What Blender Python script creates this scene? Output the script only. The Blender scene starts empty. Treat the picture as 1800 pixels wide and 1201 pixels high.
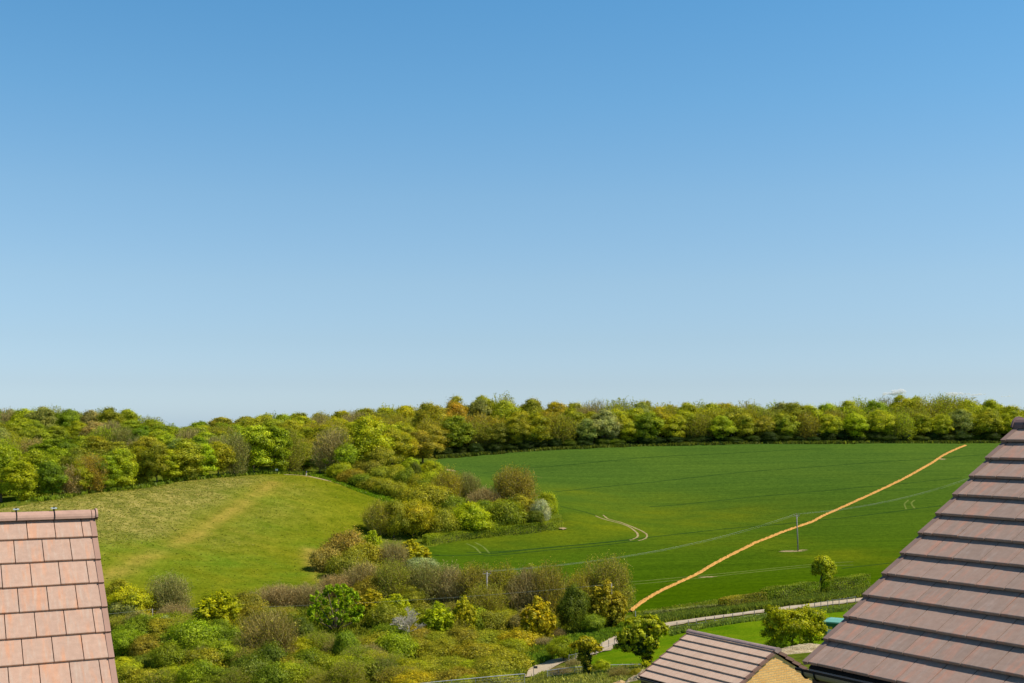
import bpy, math, random
import numpy as np
from mathutils import Vector, Matrix
from mathutils.geometry import delaunay_2d_cdt

C = bpy.context.scene.collection
SC = bpy.context.scene
R = math.radians
# ------------------------------------------------------------------ camera, light, sky
F = 2100.0            # focal length in pixels of the 1800 px wide photograph
HZ = 745.0            # eye level row
CZ = 40.0             # eye height above the datum
cam_d = bpy.data.cameras.new('camera'); cam = bpy.data.objects.new('camera', cam_d); C.objects.link(cam)
cam_d.sensor_width = 36.0; cam_d.lens = F / 1800 * 36.0
cam_d.shift_y = (HZ - 600.5) / 1800
cam_d.clip_end = 60000; cam_d.clip_start = 0.1
cam.location = (0, 0, CZ); cam.rotation_euler = (R(90), 0, 0)
SC.camera = cam
SUN_EL, SUN_AZ = 54.0, 100.0        # azimuth clockwise from the view direction
SKYT = [(0.0, (.87, 1.14, 1.66)), (.033, (.775, .927, 1.255)), (.069, (.807, .925, 1.112)), (.116, (.885, 1.006, 1.09)), (.185, (.866, 1.09, 1.145)), (.26, (.723, 1.13, 1.232)), (.335, (.61, 1.13, 1.28)), (.6, (.26, .48, .62)), (1.0, (.26, .48, .62))]
w = bpy.data.worlds.new('World'); SC.world = w; w.use_nodes = True
wt = w.node_tree; wt.nodes.clear()
sky = wt.nodes.new('ShaderNodeTexSky'); sky.sky_type = 'NISHITA'; sky.sun_disc = False
sky.sun_elevation = R(SUN_EL); sky.sun_rotation = R(SUN_AZ)
sky.altitude = 0; sky.air_density = 1.0; sky.dust_density = 0.5; sky.ozone_density = 2.5
hs = wt.nodes.new('ShaderNodeHueSaturation'); hs.inputs['Saturation'].default_value = 1.0; hs.inputs['Hue'].default_value = 0.5
bg = wt.nodes.new('ShaderNodeBackground'); bg.inputs[1].default_value = 0.12
wo = wt.nodes.new('ShaderNodeOutputWorld')
tcw = wt.nodes.new('ShaderNodeTexCoord'); spw = wt.nodes.new('ShaderNodeSeparateXYZ'); wt.links.new(tcw.outputs['Generated'], spw.inputs[0])
tint = wt.nodes.new('ShaderNodeValToRGB'); te = tint.color_ramp.elements      # clear-air tint of the sky by height above the horizon
for k_, (p_, c_) in enumerate(SKYT):
    el_ = te[k_] if k_ < 2 else te.new(p_)
    el_.position = p_; el_.color = (*[v / 1.7 for v in c_], 1)
wt.links.new(spw.outputs[2], tint.inputs[0])
mw = wt.nodes.new('ShaderNodeMix'); mw.data_type = 'RGBA'; mw.blend_type = 'MULTIPLY'; mw.inputs[0].default_value = 1.0
wt.links.new(sky.outputs[0], mw.inputs[6]); wt.links.new(tint.outputs[0], mw.inputs[7])
hs.inputs['Value'].default_value = 1.7
wt.links.new(mw.outputs[2], hs.inputs['Color']); wt.links.new(hs.outputs[0], bg.inputs[0]); wt.links.new(bg.outputs[0], wo.inputs[0])
sun_d = bpy.data.lights.new('sun', 'SUN'); sun_d.energy = 4.9; sun_d.angle = R(0.53); sun_d.color = (1.0, 0.94, 0.82)
sun = bpy.data.objects.new('sun', sun_d); C.objects.link(sun)
SD = Vector((math.cos(R(SUN_EL)) * math.sin(R(SUN_AZ)), math.cos(R(SUN_EL)) * math.cos(R(SUN_AZ)), math.sin(R(SUN_EL))))
sun.rotation_euler = SD.to_track_quat('Z', 'Y').to_euler(); sun.location = (50, -20, 120)
SC.view_settings.view_transform = 'Standard'; SC.view_settings.look = 'None'
SC.view_settings.exposure = 0.0; SC.view_settings.gamma = 1.0
SC.render.engine = 'CYCLES'
SC.cycles.max_bounces = 6; SC.cycles.diffuse_bounces = 3; SC.cycles.glossy_bounces = 2; SC.cycles.transmission_bounces = 4
SC.cycles.transparent_max_bounces = 4

rng = np.random.default_rng(7)
rnd = random.Random(11)

# ------------------------------------------------------------------ terrain
def ray(px, py): return ((px - 900) / F, -(py - HZ) / F)
def P(px, py, D):
    tx, tz = ray(px, py); return (tx * D, D, CZ + tz * D)
K = 0.88
CP = []
for px, py, D in [
    # wheat field
    (1115,1078,245),(1300,1056,250),(1520,1030,262),(1700,1005,275),(1900,985,285),
    (1403,970,310),(1150,985,303),(1700,930,335),(1900,920,340),(1000,935,335),(760,960,318),(880,950,328),
    (1100,900,375),(1400,880,385),(1700,860,395),(1000,850,420),(1300,830,435),(1700,815,445),(850,835,430),
    (770,806,468),(1000,790,480),(1300,781,490),(1600,779,495),(1850,779,500),
    (1000,774,540),(1300,768,540),(1850,768,545),(800,774,530),
    # spinney
    (680,872,362),(800,885,368),(900,885,365),(610,830,395),(720,818,425),(640,870,358),
    # meadow
    (470,833,370),(560,842,372),(660,880,350),(600,940,308),(550,1005,262),(620,1030,248),(400,1030,245),(200,1030,240),
    (40,887,290),(150,868,315),(300,848,345),(400,838,362),(40,893,312),(170,876,335),(300,852,368),(400,842,385),(480,837,398),(550,838,400),
    (300,920,295),(450,920,305),(200,960,262),(100,930,275),(-300,930,260),(-300,1060,200),
    # land behind the brow and the hill beyond
    (120,812,460),(290,805,475),(-200,812,460),(200,845,395),(400,812,450),(520,808,450),(600,800,460),
    (100,772,600),(-100,770,600),(230,775,590),(330,790,590),(460,788,560),(600,772,550),(700,772,545),
    (100,790,720),(500,800,720),(900,795,720),(1400,795,720),(1850,795,720),(-300,790,720),
    # valley floor
    (200,1100,213),(400,1100,213),(600,1100,213),(800,1095,220),(1000,1088,233),
    (200,1201,175),(500,1201,172),(800,1201,166),(930,1195,168),(-200,1201,175),
    (1500,1057,235),(1380,1072,225),(1230,1090,215),(1170,1102,208),(1070,1133,198),(1000,1158,188),(940,1185,178),(1700,1035,245),(1900,1020,250),
    (1300,1102,195),(1480,1122,168),(1200,1132,184),(1100,1152,178),(1400,1138,160),(1700,1100,175),(1000,1180,158),
    (1050,1192,140),(900,1214,140),(740,1238,138),(1700,1140,120)]:
    CP.append(P(px, py, D * K))
CP += [P(1400,1150,60), P(1110,1197,62), P(1600,1145,60), P(1450,1152,52), P(900,1260,62), P(200,1290,60), P(500,1290,60), P(-200,1300,60), P(1900,1150,70),
       P(1400,1170,80), P(1200,1205,85), P(1000,1225,95), P(600,1250,100), P(200,1260,100)]
for x, y, z in [(0,0,-7.5),(-12,14,-8),(14,14,-8),(12,37,-10.6),(0,40,-11.2),(-30,40,-12),(45,40,-10.5),(-15,-40,-6),(25,-40,-6),(-80,0,-9),(80,0,-8)]:
    CP.append((x, y, CZ + z))
CP = np.array(CP, float)
SCL = 100.0
def _tps_fit(pts, lam=2e-4):
    X = pts[:, :2] / SCL; n = len(X)
    d2 = ((X[:, None] - X[None]) ** 2).sum(-1)
    Kp = 0.5 * d2 * np.log(d2 + 1e-12)
    A = np.zeros((n + 3, n + 3)); A[:n, :n] = Kp + lam * np.eye(n); A[:n, n] = 1; A[:n, n+1:] = X; A[n, :n] = 1; A[n+1:, :n] = X.T
    b = np.zeros(n + 3); b[:n] = pts[:, 2]
    return X, np.linalg.solve(A, b)
TX, TW = _tps_fit(CP)
def hgt(x, y):
    x = np.clip(np.asarray(x, float), -330, 330); y = np.clip(np.asarray(y, float), -60, 640)
    q = np.stack([x, y], -1) / SCL; sh = q.shape[:-1]; q = q.reshape(-1, 2); out = np.empty(len(q)); n = len(TX)
    for i in range(0, len(q), 20000):
        s = q[i:i+20000]; d2 = ((s[:, None] - TX[None]) ** 2).sum(-1)
        out[i:i+20000] = (0.5 * d2 * np.log(d2 + 1e-12)) @ TW[:n] + TW[n] + s @ TW[n+1:]
    return out.reshape(sh)
def hz(x, y): return float(hgt(np.array([x]), np.array([y]))[0])
_DS = np.arange(48, 620, 0.75)
def gp(px, py, dmin=96):
    """the point of the ground seen at a pixel of the photograph"""
    tx, tz = ray(px, py); D = _DS[_DS >= dmin]
    f = CZ + tz * D - hgt(tx * D, D)
    i = np.nonzero(f < 0)[0]
    if len(i) == 0: d = 430.0
    elif i[0] == 0: d = D[0]
    else:
        i = i[0]; a, b = f[i-1], f[i]; d = D[i-1] + (D[i] - D[i-1]) * a / (a - b)
    return Vector((tx * d, d, hz(tx * d, d)))

# ------------------------------------------------------------------ object helpers
def tag(o, label=None, cat=None, group=None, kind=None):
    if label: o['label'] = label
    if cat: o['category'] = cat
    if group: o['group'] = group
    if kind: o['kind'] = kind
    return o
def mesh_np(name, V, Fc, mats=(), mi=None, smooth=False, attrs=None, uv=None):
    """V (n,3); Fc (m,3|4) array or list of index tuples"""
    me = bpy.data.meshes.new(name); V = np.asarray(V, np.float32)
    if isinstance(Fc, np.ndarray):
        m, k = Fc.shape
        me.vertices.add(len(V)); me.vertices.foreach_set('co', V.ravel())
        me.loops.add(m * k); me.loops.foreach_set('vertex_index', Fc.astype(np.int32).ravel())
        me.polygons.add(m); me.polygons.foreach_set('loop_start', np.arange(0, m * k, k, dtype=np.int32))
        me.polygons.foreach_set('loop_total', np.full(m, k, np.int32))
    else:
        me.from_pydata([tuple(map(float, v)) for v in V], [], [tuple(map(int, f)) for f in Fc]); m = len(Fc)
    for a in mats: me.materials.append(a)
    if mi is not None: me.polygons.foreach_set('material_index', np.asarray(mi, np.int32))
    me.polygons.foreach_set('use_smooth', np.full(len(me.polygons), smooth, bool))
    for nm, val in (attrs or {}).items():
        a = me.attributes.new(nm, 'FLOAT', 'POINT'); a.data.foreach_set('value', np.asarray(val, np.float32))
    if uv is not None:
        l = me.uv_layers.new(name='UVMap'); idx = np.empty(len(me.loops), np.int32); me.loops.foreach_get('vertex_index', idx)
        l.data.foreach_set('uv', np.asarray(uv, np.float32)[idx].ravel())
    me.update(calc_edges=True); me.validate()
    return me
def link(name, me, parent=None):
    o = bpy.data.objects.new(name, me); C.objects.link(o)
    if parent is not None: o.parent = parent
    return o
def empty(name, loc, rz=0, sc=(1, 1, 1)):
    o = bpy.data.objects.new(name, None); C.objects.link(o); o.location = loc; o.rotation_euler = (0, 0, rz); o.scale = sc
    o.empty_display_size = 0.3; return o
class MB:
    """collects boxes, tubes and polygons into one mesh"""
    def __init__(s): s.v = []; s.f = []
    def add(s, V, Fs):
        b = len(s.v); s.v += [tuple(v) for v in V]; s.f += [tuple(b + i for i in f) for f in Fs]; return s
    def box(s, c, ax, ay, az):
        """centre and three half-axis vectors"""
        c, ax, ay, az = map(Vector, (c, ax, ay, az)); V = []
        for i in (-1, 1):
            for j in (-1, 1):
                for k in (-1, 1): V.append(c + ax * i + ay * j + az * k)
        return s.add(V, [(0,1,3,2),(4,6,7,5),(0,4,5,1),(2,3,7,6),(0,2,6,4),(1,5,7,3)])
    def bx(s, x0, x1, y0, y1, z0, z1):
        return s.box(((x0+x1)/2, (y0+y1)/2, (z0+z1)/2), ((x1-x0)/2,0,0), (0,(y1-y0)/2,0), (0,0,(z1-z0)/2))
    def tube(s, pts, r, n=6, cap=True):
        pts = [Vector(p) for p in pts]; rs = r if isinstance(r, (list, tuple)) else [r] * len(pts); rings = []
        for i, p in enumerate(pts):
            t = (pts[min(i+1, len(pts)-1)] - pts[max(i-1, 0)]).normalized()
            a = t.cross(Vector((0, 0, 1)) if abs(t.z) < 0.9 else Vector((1, 0, 0))).normalized(); b = t.cross(a)
            rings.append([p + (a * math.cos(2*math.pi*k/n) + b * math.sin(2*math.pi*k/n)) * rs[i] for k in range(n)])
        V = [v for q in rings for v in q]; Fs = []
        for i in range(len(pts)-1):
            for k in range(n): Fs.append((i*n+k, i*n+(k+1)%n, (i+1)*n+(k+1)%n, (i+1)*n+k))
        if cap: Fs.append(tuple(range(n))[::-1]); Fs.append(tuple((len(pts)-1)*n+k for k in range(n)))
        return s.add(V, Fs)
    def mesh(s, name, mat, smooth=False): return mesh_np(name, s.v, s.f, [mat], smooth=smooth)
    def build(s, name, mat, parent=None, smooth=False): return link(name, s.mesh(name, mat, smooth), parent)

# ------------------------------------------------------------------ materials
def nodes(name):
    m = bpy.data.materials.new(name); m.use_nodes = True; nt = m.node_tree; nt.nodes.clear()
    out = nt.nodes.new('ShaderNodeOutputMaterial'); b = nt.nodes.new('ShaderNodeBsdfPrincipled'); nt.links.new(b.outputs[0], out.inputs[0])
    b.inputs['Specular IOR Level'].default_value = 0.0; b.inputs['Roughness'].default_value = 0.95
    return m, nt, b, out
def nd(nt, typ, **kw):
    n = nt.nodes.new(typ)
    for k, v in kw.items():
        if k in n.inputs: n.inputs[k].default_value = v
        else: setattr(n, k, v)
    return n
def rgba(c): return (c[0], c[1], c[2], 1)
def noise(nt, scale, detail=4, rough=0.55, vec=None, dist=0.0):
    n = nt.nodes.new('ShaderNodeTexNoise'); n.inputs['Scale'].default_value = scale; n.inputs['Detail'].default_value = detail
    n.inputs['Roughness'].default_value = rough; n.inputs['Distortion'].default_value = dist
    if vec is not None: nt.links.new(vec, n.inputs['Vector'])
    return n.outputs['Fac']
def ramp(nt, src, stops):
    r = nt.nodes.new('ShaderNodeValToRGB'); e = r.color_ramp.elements
    while len(e) < len(stops): e.new(0.5)
    for i, (p, c) in enumerate(stops): e[i].position = p; e[i].color = rgba(c)
    nt.links.new(src, r.inputs[0]); return r.outputs[0]
def mix(nt, fac, a, b, mode='MIX'):
    n = nt.nodes.new('ShaderNodeMix'); n.data_type = 'RGBA'; n.blend_type = mode
    for sock, v in ((n.inputs[0], fac), (n.inputs[6], a), (n.inputs[7], b)):
        if isinstance(v, bpy.types.NodeSocket): nt.links.new(v, sock)
        elif isinstance(v, (int, float)): sock.default_value = v
        else: sock.default_value = rgba(v)
    return n.outputs[2]
def maths(nt, op, a, b=0.0, clamp=False):
    n = nt.nodes.new('ShaderNodeMath'); n.operation = op; n.use_clamp = clamp
    for sock, v in ((n.inputs[0], a), (n.inputs[1], b)):
        if isinstance(v, bpy.types.NodeSocket): nt.links.new(v, sock)
        else: sock.default_value = v
    return n.outputs[0]
def attr(nt, name):
    n = nt.nodes.new('ShaderNodeAttribute'); n.attribute_name = name; return n.outputs['Fac']
def geo(nt): return nt.nodes.new('ShaderNodeNewGeometry')
def bump(nt, b, h, strength=0.5, dist=0.1):
    n = nt.nodes.new('ShaderNodeBump'); n.inputs['Strength'].default_value = strength; n.inputs['Distance'].default_value = dist
    nt.links.new(h, n.inputs['Height']); nt.links.new(n.outputs[0], b.inputs['Normal'])
def plain(name, col, rough=0.8, spec=0.2, var=0.15, scale=3.0, metal=0.0, bumpd=0):
    m, nt, b, o = nodes(name); g = geo(nt)
    f = noise(nt, scale, 5, 0.6, g.outputs['Position'])
    c = ramp(nt, f, [(0.3, [x * (1 - var) for x in col]), (0.7, [min(1, x * (1 + var)) for x in col])])
    nt.links.new(c, b.inputs['Base Color']); b.inputs['Roughness'].default_value = rough; b.inputs['Specular IOR Level'].default_value = spec
    b.inputs['Metallic'].default_value = metal
    if bumpd: bump(nt, b, f, 0.6, bumpd)
    return m

def leaf_material():
    m = bpy.data.materials.new('leaf'); m.use_nodes = True; nt = m.node_tree; nt.nodes.clear()
    out = nt.nodes.new('ShaderNodeOutputMaterial'); g = geo(nt); oi = nt.nodes.new('ShaderNodeObjectInfo')
    col = oi.outputs['Color']
    ri = g.outputs['Random Per Island']; t = attr(nt, 'tint')
    v1 = maths(nt, 'MULTIPLY_ADD', ri, 0.7); v1.node.inputs[2].default_value = 0.62
    v2 = maths(nt, 'MULTIPLY_ADD', t, 0.8); v2.node.inputs[2].default_value = 0.6
    v = maths(nt, 'MULTIPLY', v1, v2)
    warm = mix(nt, 1.0, col, (1.35, 1.12, 0.75), 'MULTIPLY')
    c0 = mix(nt, maths(nt, 'MULTIPLY', t, 0.7), col, warm)
    n = noise(nt, 0.22, 3, 0.6, g.outputs['Position'])
    cool = mix(nt, 1.0, c0, (0.78, 0.95, 0.85), 'MULTIPLY')
    c1 = mix(nt, maths(nt, 'MULTIPLY_ADD', n, 2.0, True), c0, cool); 
    c1.node.inputs[0].links[0].from_node.inputs[2].default_value = -0.6
    vm = nt.nodes.new('ShaderNodeVectorMath'); vm.operation = 'SCALE'; nt.links.new(c1, vm.inputs[0]); nt.links.new(v, vm.inputs['Scale'])
    d = nt.nodes.new('ShaderNodeBsdfDiffuse'); tr = nt.nodes.new('ShaderNodeBsdfTranslucent'); mx = nt.nodes.new('ShaderNodeMixShader')
    tc = mix(nt, 1.0, vm.outputs[0], (1.3, 1.3, 0.6), 'MULTIPLY')
    nt.links.new(vm.outputs[0], d.inputs[0]); nt.links.new(tc, tr.inputs[0])
    mx.inputs[0].default_value = 0.40; nt.links.new(d.outputs[0], mx.inputs[1]); nt.links.new(tr.outputs[0], mx.inputs[2])
    gl = nt.nodes.new('ShaderNodeBsdfGlossy'); gl.inputs['Roughness'].default_value = 0.45; gl.inputs[0].default_value = (0.9, 0.95, 0.8, 1)
    m2 = nt.nodes.new('ShaderNodeMixShader'); m2.inputs[0].default_value = 0.012
    nt.links.new(mx.outputs[0], m2.inputs[1]); nt.links.new(gl.outputs[0], m2.inputs[2]); nt.links.new(m2.outputs[0], out.inputs[0])
    return m
LEAF = leaf_material()
def twig_material():
    m, nt, b, o = nodes('twig'); g = geo(nt); oi = nt.nodes.new('ShaderNodeObjectInfo')
    c = mix(nt, g.outputs['Random Per Island'], (0.22, 0.15, 0.05), (0.50, 0.38, 0.15))
    c = mix(nt, 0.25, c, oi.outputs['Color']); nt.links.new(c, b.inputs['Base Color']); return m
TWIG = twig_material()
PALETWIG = plain('pale_twig', (0.52, 0.46, 0.36), var=0.3)
BARK = plain('bark', (0.12, 0.09, 0.06), var=0.35, scale=2.0)
PALEBARK = plain('pale_bark', (0.36, 0.31, 0.23), var=0.25)

def ground_material():
    m, nt, b, o = nodes('rough_grass'); g = geo(nt); p = g.outputs['Position']
    a = noise(nt, 0.05, 4, 0.6, p); f = noise(nt, 1.6, 5, 0.7, p)
    c1 = ramp(nt, a, [(0.35, (0.09, 0.13, 0.012)), (0.65, (0.17, 0.18, 0.02))])
    c2 = ramp(nt, f, [(0.3, (0.45, 0.5, 0.4)), (0.7, (1.4, 1.35, 1.2))])
    c = mix(nt, 1.0, c1, c2, 'MULTIPLY'); nt.links.new(c, b.inputs['Base Color']); bump(nt, b, f, 0.8, 0.3); return m
def wheat_material():
    m, nt, b, o = nodes('young_wheat'); g = geo(nt); p = g.outputs['Position']
    a = noise(nt, 0.018, 4, 0.55, p, 0.5); f = noise(nt, 0.9, 6, 0.8, p)
    mp = nt.nodes.new('ShaderNodeMapping'); mp.inputs['Rotation'].default_value = (0, 0, R(-14)); mp.inputs['Scale'].default_value = (0.02, 0.55, 0.05)
    nt.links.new(p, mp.inputs[0]); s = noise(nt, 1.0, 4, 0.6, mp.outputs[0])
    base = ramp(nt, a, [(0.38, (0.030, 0.070, 0.003)), (0.62, (0.066, 0.108, 0.004))])
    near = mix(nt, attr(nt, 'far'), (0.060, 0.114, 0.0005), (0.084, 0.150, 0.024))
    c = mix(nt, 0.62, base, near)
    c = mix(nt, 1.0, c, ramp(nt, s, [(0.3, (0.80, 0.85, 0.88)), (0.7, (1.2, 1.16, 1.05))]), 'MULTIPLY')
    c = mix(nt, attr(nt, 'yel'), c, (0.17, 0.185, 0.006))
    c = mix(nt, 1.0, c, ramp(nt, f, [(0.3, (0.62, 0.68, 0.7)), (0.7, (1.36, 1.3, 1.3))]), 'MULTIPLY')
    nt.links.new(c, b.inputs['Base Color']); bump(nt, b, f, 0.8, 0.25); return m
def meadow_material():
    m, nt, b, o = nodes('meadow_turf'); g = geo(nt); p = g.outputs['Position']
    a = noise(nt, 0.035, 5, 0.6, p, 0.6); f = noise(nt, 1.3, 5, 0.75, p); k = noise(nt, 0.25, 5, 0.7, p)
    green = ramp(nt, a, [(0.35, (0.140, 0.162, 0.006)), (0.65, (0.215, 0.205, 0.010))])
    dry = ramp(nt, k, [(0.35, (0.22, 0.20, 0.04)), (0.62, (0.35, 0.285, 0.075))])
    df = maths(nt, 'MULTIPLY', attr(nt, 'dry'), maths(nt, 'MULTIPLY_ADD', k, 2.4, True))
    c = mix(nt, df, green, dry)
    wf = maths(nt, 'MULTIPLY', attr(nt, 'worn'), maths(nt, 'MULTIPLY_ADD', k, 1.6, True))
    c = mix(nt, wf, c, (0.38, 0.265, 0.05))
    c = mix(nt, attr(nt, 'lush'), c, (0.12, 0.2, 0.012))
    c = mix(nt, 1.0, c, ramp(nt, f, [(0.25, (0.62, 0.68, 0.6)), (0.75, (1.35, 1.3, 1.35))]), 'MULTIPLY')
    c = mix(nt, 1.0, c, ramp(nt, k, [(0.3, (0.68, 0.78, 0.6)), (0.7, (1.25, 1.2, 1.3))]), 'MULTIPLY')
    nt.links.new(c, b.inputs['Base Color']); bump(nt, b, f, 0.9, 0.25); return m
def paddock_material():
    m, nt, b, o = nodes('paddock_turf'); g = geo(nt); p = g.outputs['Position']
    a = noise(nt, 0.12, 5, 0.65, p, 0.5); f = noise(nt, 2.5, 5, 0.75, p)
    c = ramp(nt, a, [(0.35, (0.085, 0.18, 0.003)), (0.65, (0.17, 0.24, 0.006))])
    c = mix(nt, 1.0, c, ramp(nt, f, [(0.25, (0.6, 0.65, 0.6)), (0.75, (1.35, 1.3, 1.3))]), 'MULTIPLY')
    nt.links.new(c, b.inputs['Base Color']); bump(nt, b, f, 0.8, 0.2); return m
def soil_material(name, c1, c2, scale=1.5, bd=0.15):
    m, nt, b, o = nodes(name); g = geo(nt); f = noise(nt, scale, 6, 0.75, g.outputs['Position'])
    nt.links.new(ramp(nt, f, [(0.3, c1), (0.7, c2)]), b.inputs['Base Color']); bump(nt, b, f, 0.8, bd); return m
GROUND = ground_material(); WHEAT = wheat_material(); MEADOW = meadow_material(); PADDOCK = paddock_material()
TRENCH = soil_material('orange_soil', (0.42, 0.20, 0.045), (0.72, 0.38, 0.115), 2.0)
CHALK = soil_material('chalky_soil', (0.26, 0.19, 0.085), (0.46, 0.36, 0.19), 1.2)
RUBBLE = soil_material('rubble', (0.36, 0.25, 0.13), (0.74, 0.60, 0.38), 3.0, 0.25)
EARTH = soil_material('bare_earth', (0.36, 0.22, 0.09), (0.66, 0.46, 0.22), 2.5, 0.2)
ROAD = soil_material('worn_lane', (0.43, 0.33, 0.23), (0.60, 0.48, 0.34), 0.7, 0.02)
GRIT = soil_material('lane_grit', (0.38, 0.29, 0.17), (0.58, 0.47, 0.31), 1.2, 0.04)
TRAM = soil_material('tramline_shade', (0.018, 0.050, 0.010), (0.040, 0.085, 0.014), 1.0)  # dark green paints the shadow lines in the gaps of the crop
TRAMPALE = soil_material('pressed_pale_crop', (0.08, 0.14, 0.02), (0.20, 0.22, 0.05), 0.8)

# ------------------------------------------------------------------ ground sheets
def axis(lo, hi, flo, fhi, st):
    a = list(np.arange(flo, fhi + .01, st)); s = st
    v = fhi
    while v < hi: s *= 1.35; v += s; a.append(v)
    s = st; v = flo
    while v > lo: s *= 1.35; v -= s; a.insert(0, v)
    return np.array(a)
gx = axis(-9000, 9000, -270, 300, 3.0); gy = axis(-3000, 12000, -30, 600, 3.0)
GXX, GYY = np.meshgrid(gx, gy); GZ = hgt(GXX, GYY)
far = np.maximum(0, np.hypot(GXX, GYY) - 800); GZ = GZ - far * 0.02
nx, ny = len(gx), len(gy)
ii = (np.arange(ny-1)[:, None] * nx + np.arange(nx-1)[None]).ravel()
go = link('ground', mesh_np('ground', np.stack([GXX, GYY, GZ], -1).reshape(-1, 3), np.stack([ii, ii+1, ii+nx+1, ii+nx], -1), [GROUND], smooth=True))
tag(go, 'rough grassy ground of the valley and hillsides', kind='structure')

def densify(pts, step):
    out = []; n = len(pts)
    for i in range(n):
        a, b = pts[i], pts[(i+1) % n]; L = math.hypot(b[0]-a[0], b[1]-a[1]); m = max(1, int(L / step))
        for k in range(m): out.append((a[0] + (b[0]-a[0]) * k / m, a[1] + (b[1]-a[1]) * k / m))
    return out
def dist_line(x, y, pl):
    d = np.full(x.shape, 1e9)
    for (a, b) in zip(pl[:-1], pl[1:]):
        ax, ay = a[0], a[1]; dx, dy = b[0]-ax, b[1]-ay; t = np.clip(((x-ax)*dx + (y-ay)*dy) / (dx*dx+dy*dy+1e-9), 0, 1)
        d = np.minimum(d, np.hypot(x-ax-t*dx, y-ay-t*dy))
    return d
def sheet(name, ppx, mat, off, step=3.0, attrs=None, label=None, world=None):
    """a sheet of ground inside an outline, following the terrain"""
    poly = densify(world if world else [tuple(gp(*p)[:2]) for p in ppx], step)
    xs = [p[0] for p in poly]; ys = [p[1] for p in poly]
    X, Y = np.meshgrid(np.arange(min(xs), max(xs), step), np.arange(min(ys), max(ys), step)); X = X.ravel(); Y = Y.ravel()
    A = np.array(poly); B = np.roll(A, -1, 0); ins = np.zeros(len(X), bool)
    for (x0, y0), (x1, y1) in zip(A, B):
        if y0 == y1: continue
        c = ((y0 > Y) != (y1 > Y)) & (X < (x1-x0) * (Y-y0) / (y1-y0) + x0); ins ^= c
    pts = [Vector(p) for p in poly] + [Vector((x, y)) for x, y in zip(X[ins], Y[ins])]
    n = len(poly)
    V, _, Fs, *_ = delaunay_2d_cdt(pts, [(i, (i+1) % n) for i in range(n)], [], 1, 1e-4)
    V = np.array([(v.x, v.y) for v in V]); Z = hgt(V[:, 0], V[:, 1]) + np.where(dist_line(V[:, 0], V[:, 1], poly + poly[:1]) < .05, -.08, off)
    at = {k: f(V[:, 0], V[:, 1]) for k, f in (attrs or {}).items()}
    o = link(name, mesh_np(name, np.c_[V, Z], Fs, [mat], smooth=True, attrs=at)); tag(o, label, kind='structure'); return o
def wig(x, y, s): return np.sin(x*s + 1.3*np.sin(y*s*1.7)) * np.cos(y*s*1.1 + np.sin(x*s*0.8))

# wheat field
wheat_px = [(745,962),(800,950),(860,943),(930,938),(990,930),(985,905),(950,895),(905,892),(860,892),(825,880),(795,855),(775,838),(760,825),(748,816),(770,807),(850,800),(930,794),(1000,790.5),
            (1100,786),(1200,783.5),(1300,781.5),(1450,780.5),(1600,780),(1720,780),(1900,780),(2050,782)]
wp = [tuple(gp(*p)[:2]) for p in wheat_px] + [(250, 380), (215, 255)] + [tuple(gp(*p)[:2]) for p in [(1700,1005),(1520,1030),(1400,1045),(1300,1056),(1200,1068),(1115,1080),(1000,1085),(880,1060),(760,1010)]]
yel_spots = [(gp(x, y), r, s) for x, y, r, s in [(1010,925,11,.8),(960,945,9,.5),(1160,905,14,.45),(1230,915,14,.5),(1290,900,12,.3),(1050,912,6,.5),(900,955,10,.5),(1110,880,12,.25),(1470,978,7,.6),(1560,985,10,.4),
            (1330,893,12,.2),(1700,990,12,.4),(1000,868,10,.4),(1180,945,12,.2),(1290,955,12,.3)]]
def f_yel(x, y):
    o = np.zeros_like(x)
    for c, r, s in yel_spots: o = np.maximum(o, s * np.exp(-(((x-c.x)/(r*1.9))**2 + ((y-c.y)/r)**2)))
    return np.clip(o * (0.8 + 0.5 * wig(x, y, 0.25)), 0, 1)
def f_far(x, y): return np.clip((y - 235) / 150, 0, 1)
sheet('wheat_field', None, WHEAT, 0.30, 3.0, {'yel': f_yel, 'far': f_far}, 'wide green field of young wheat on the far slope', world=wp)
# meadow
mead_px = [(-60,903),(40,888),(150,869),(300,849),(400,838.5),(470,834),(540,836),(600,852),(660,874),(690,893),(660,920),(640,940),(600,965),(560,1010),(570,1040),(520,1080),(400,1085),(280,1085),(150,1080),(-60,1060)]
worn_l = [gp(*p) for p in [(480,850),(430,885),(380,915),(300,962),(225,1000),(190,1015)]]
edge_l = [gp(*p) for p in [(520,836),(560,842),(600,852),(640,865),(668,876)]]
dirt_l = [gp(*p) for p in [(545,965),(548,985),(556,1005),(575,1025)]]
def f_worn(x, y):
    a = np.exp(-(dist_line(x, y, worn_l) / 2.4) ** 2) * 0.8
    b = np.exp(-(dist_line(x, y, edge_l) / 0.9) ** 2) * 1.0; c = np.exp(-(dist_line(x, y, dirt_l) / 1.6) ** 2)
    return np.maximum(np.maximum(a, b), c)
dryc = [(gp(x, y), r) for x, y, r in [(230,895,22),(320,870,20),(140,910,25),(250,930,16),(410,850,14),(60,910,25)]]
def f_dry(x, y):
    o = np.zeros_like(x)
    for c, r in dryc: o = np.maximum(o, np.exp(-(((x-c.x)/r)**2 + ((y-c.y)/r)**2)))
    side = 1 / (1 + np.exp(-(dist_line(x, y, worn_l) - 4) / 2))
    return np.clip(o * 1.05 * side, 0, 1)
lushc = [(gp(x, y), r, s) for x, y, r, s in [(330,985,14,.6),(440,930,10,.35),(500,1010,12,.5),(430,1010,12,.5),(480,880,10,.3),(560,960,8,.4)]]
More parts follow.
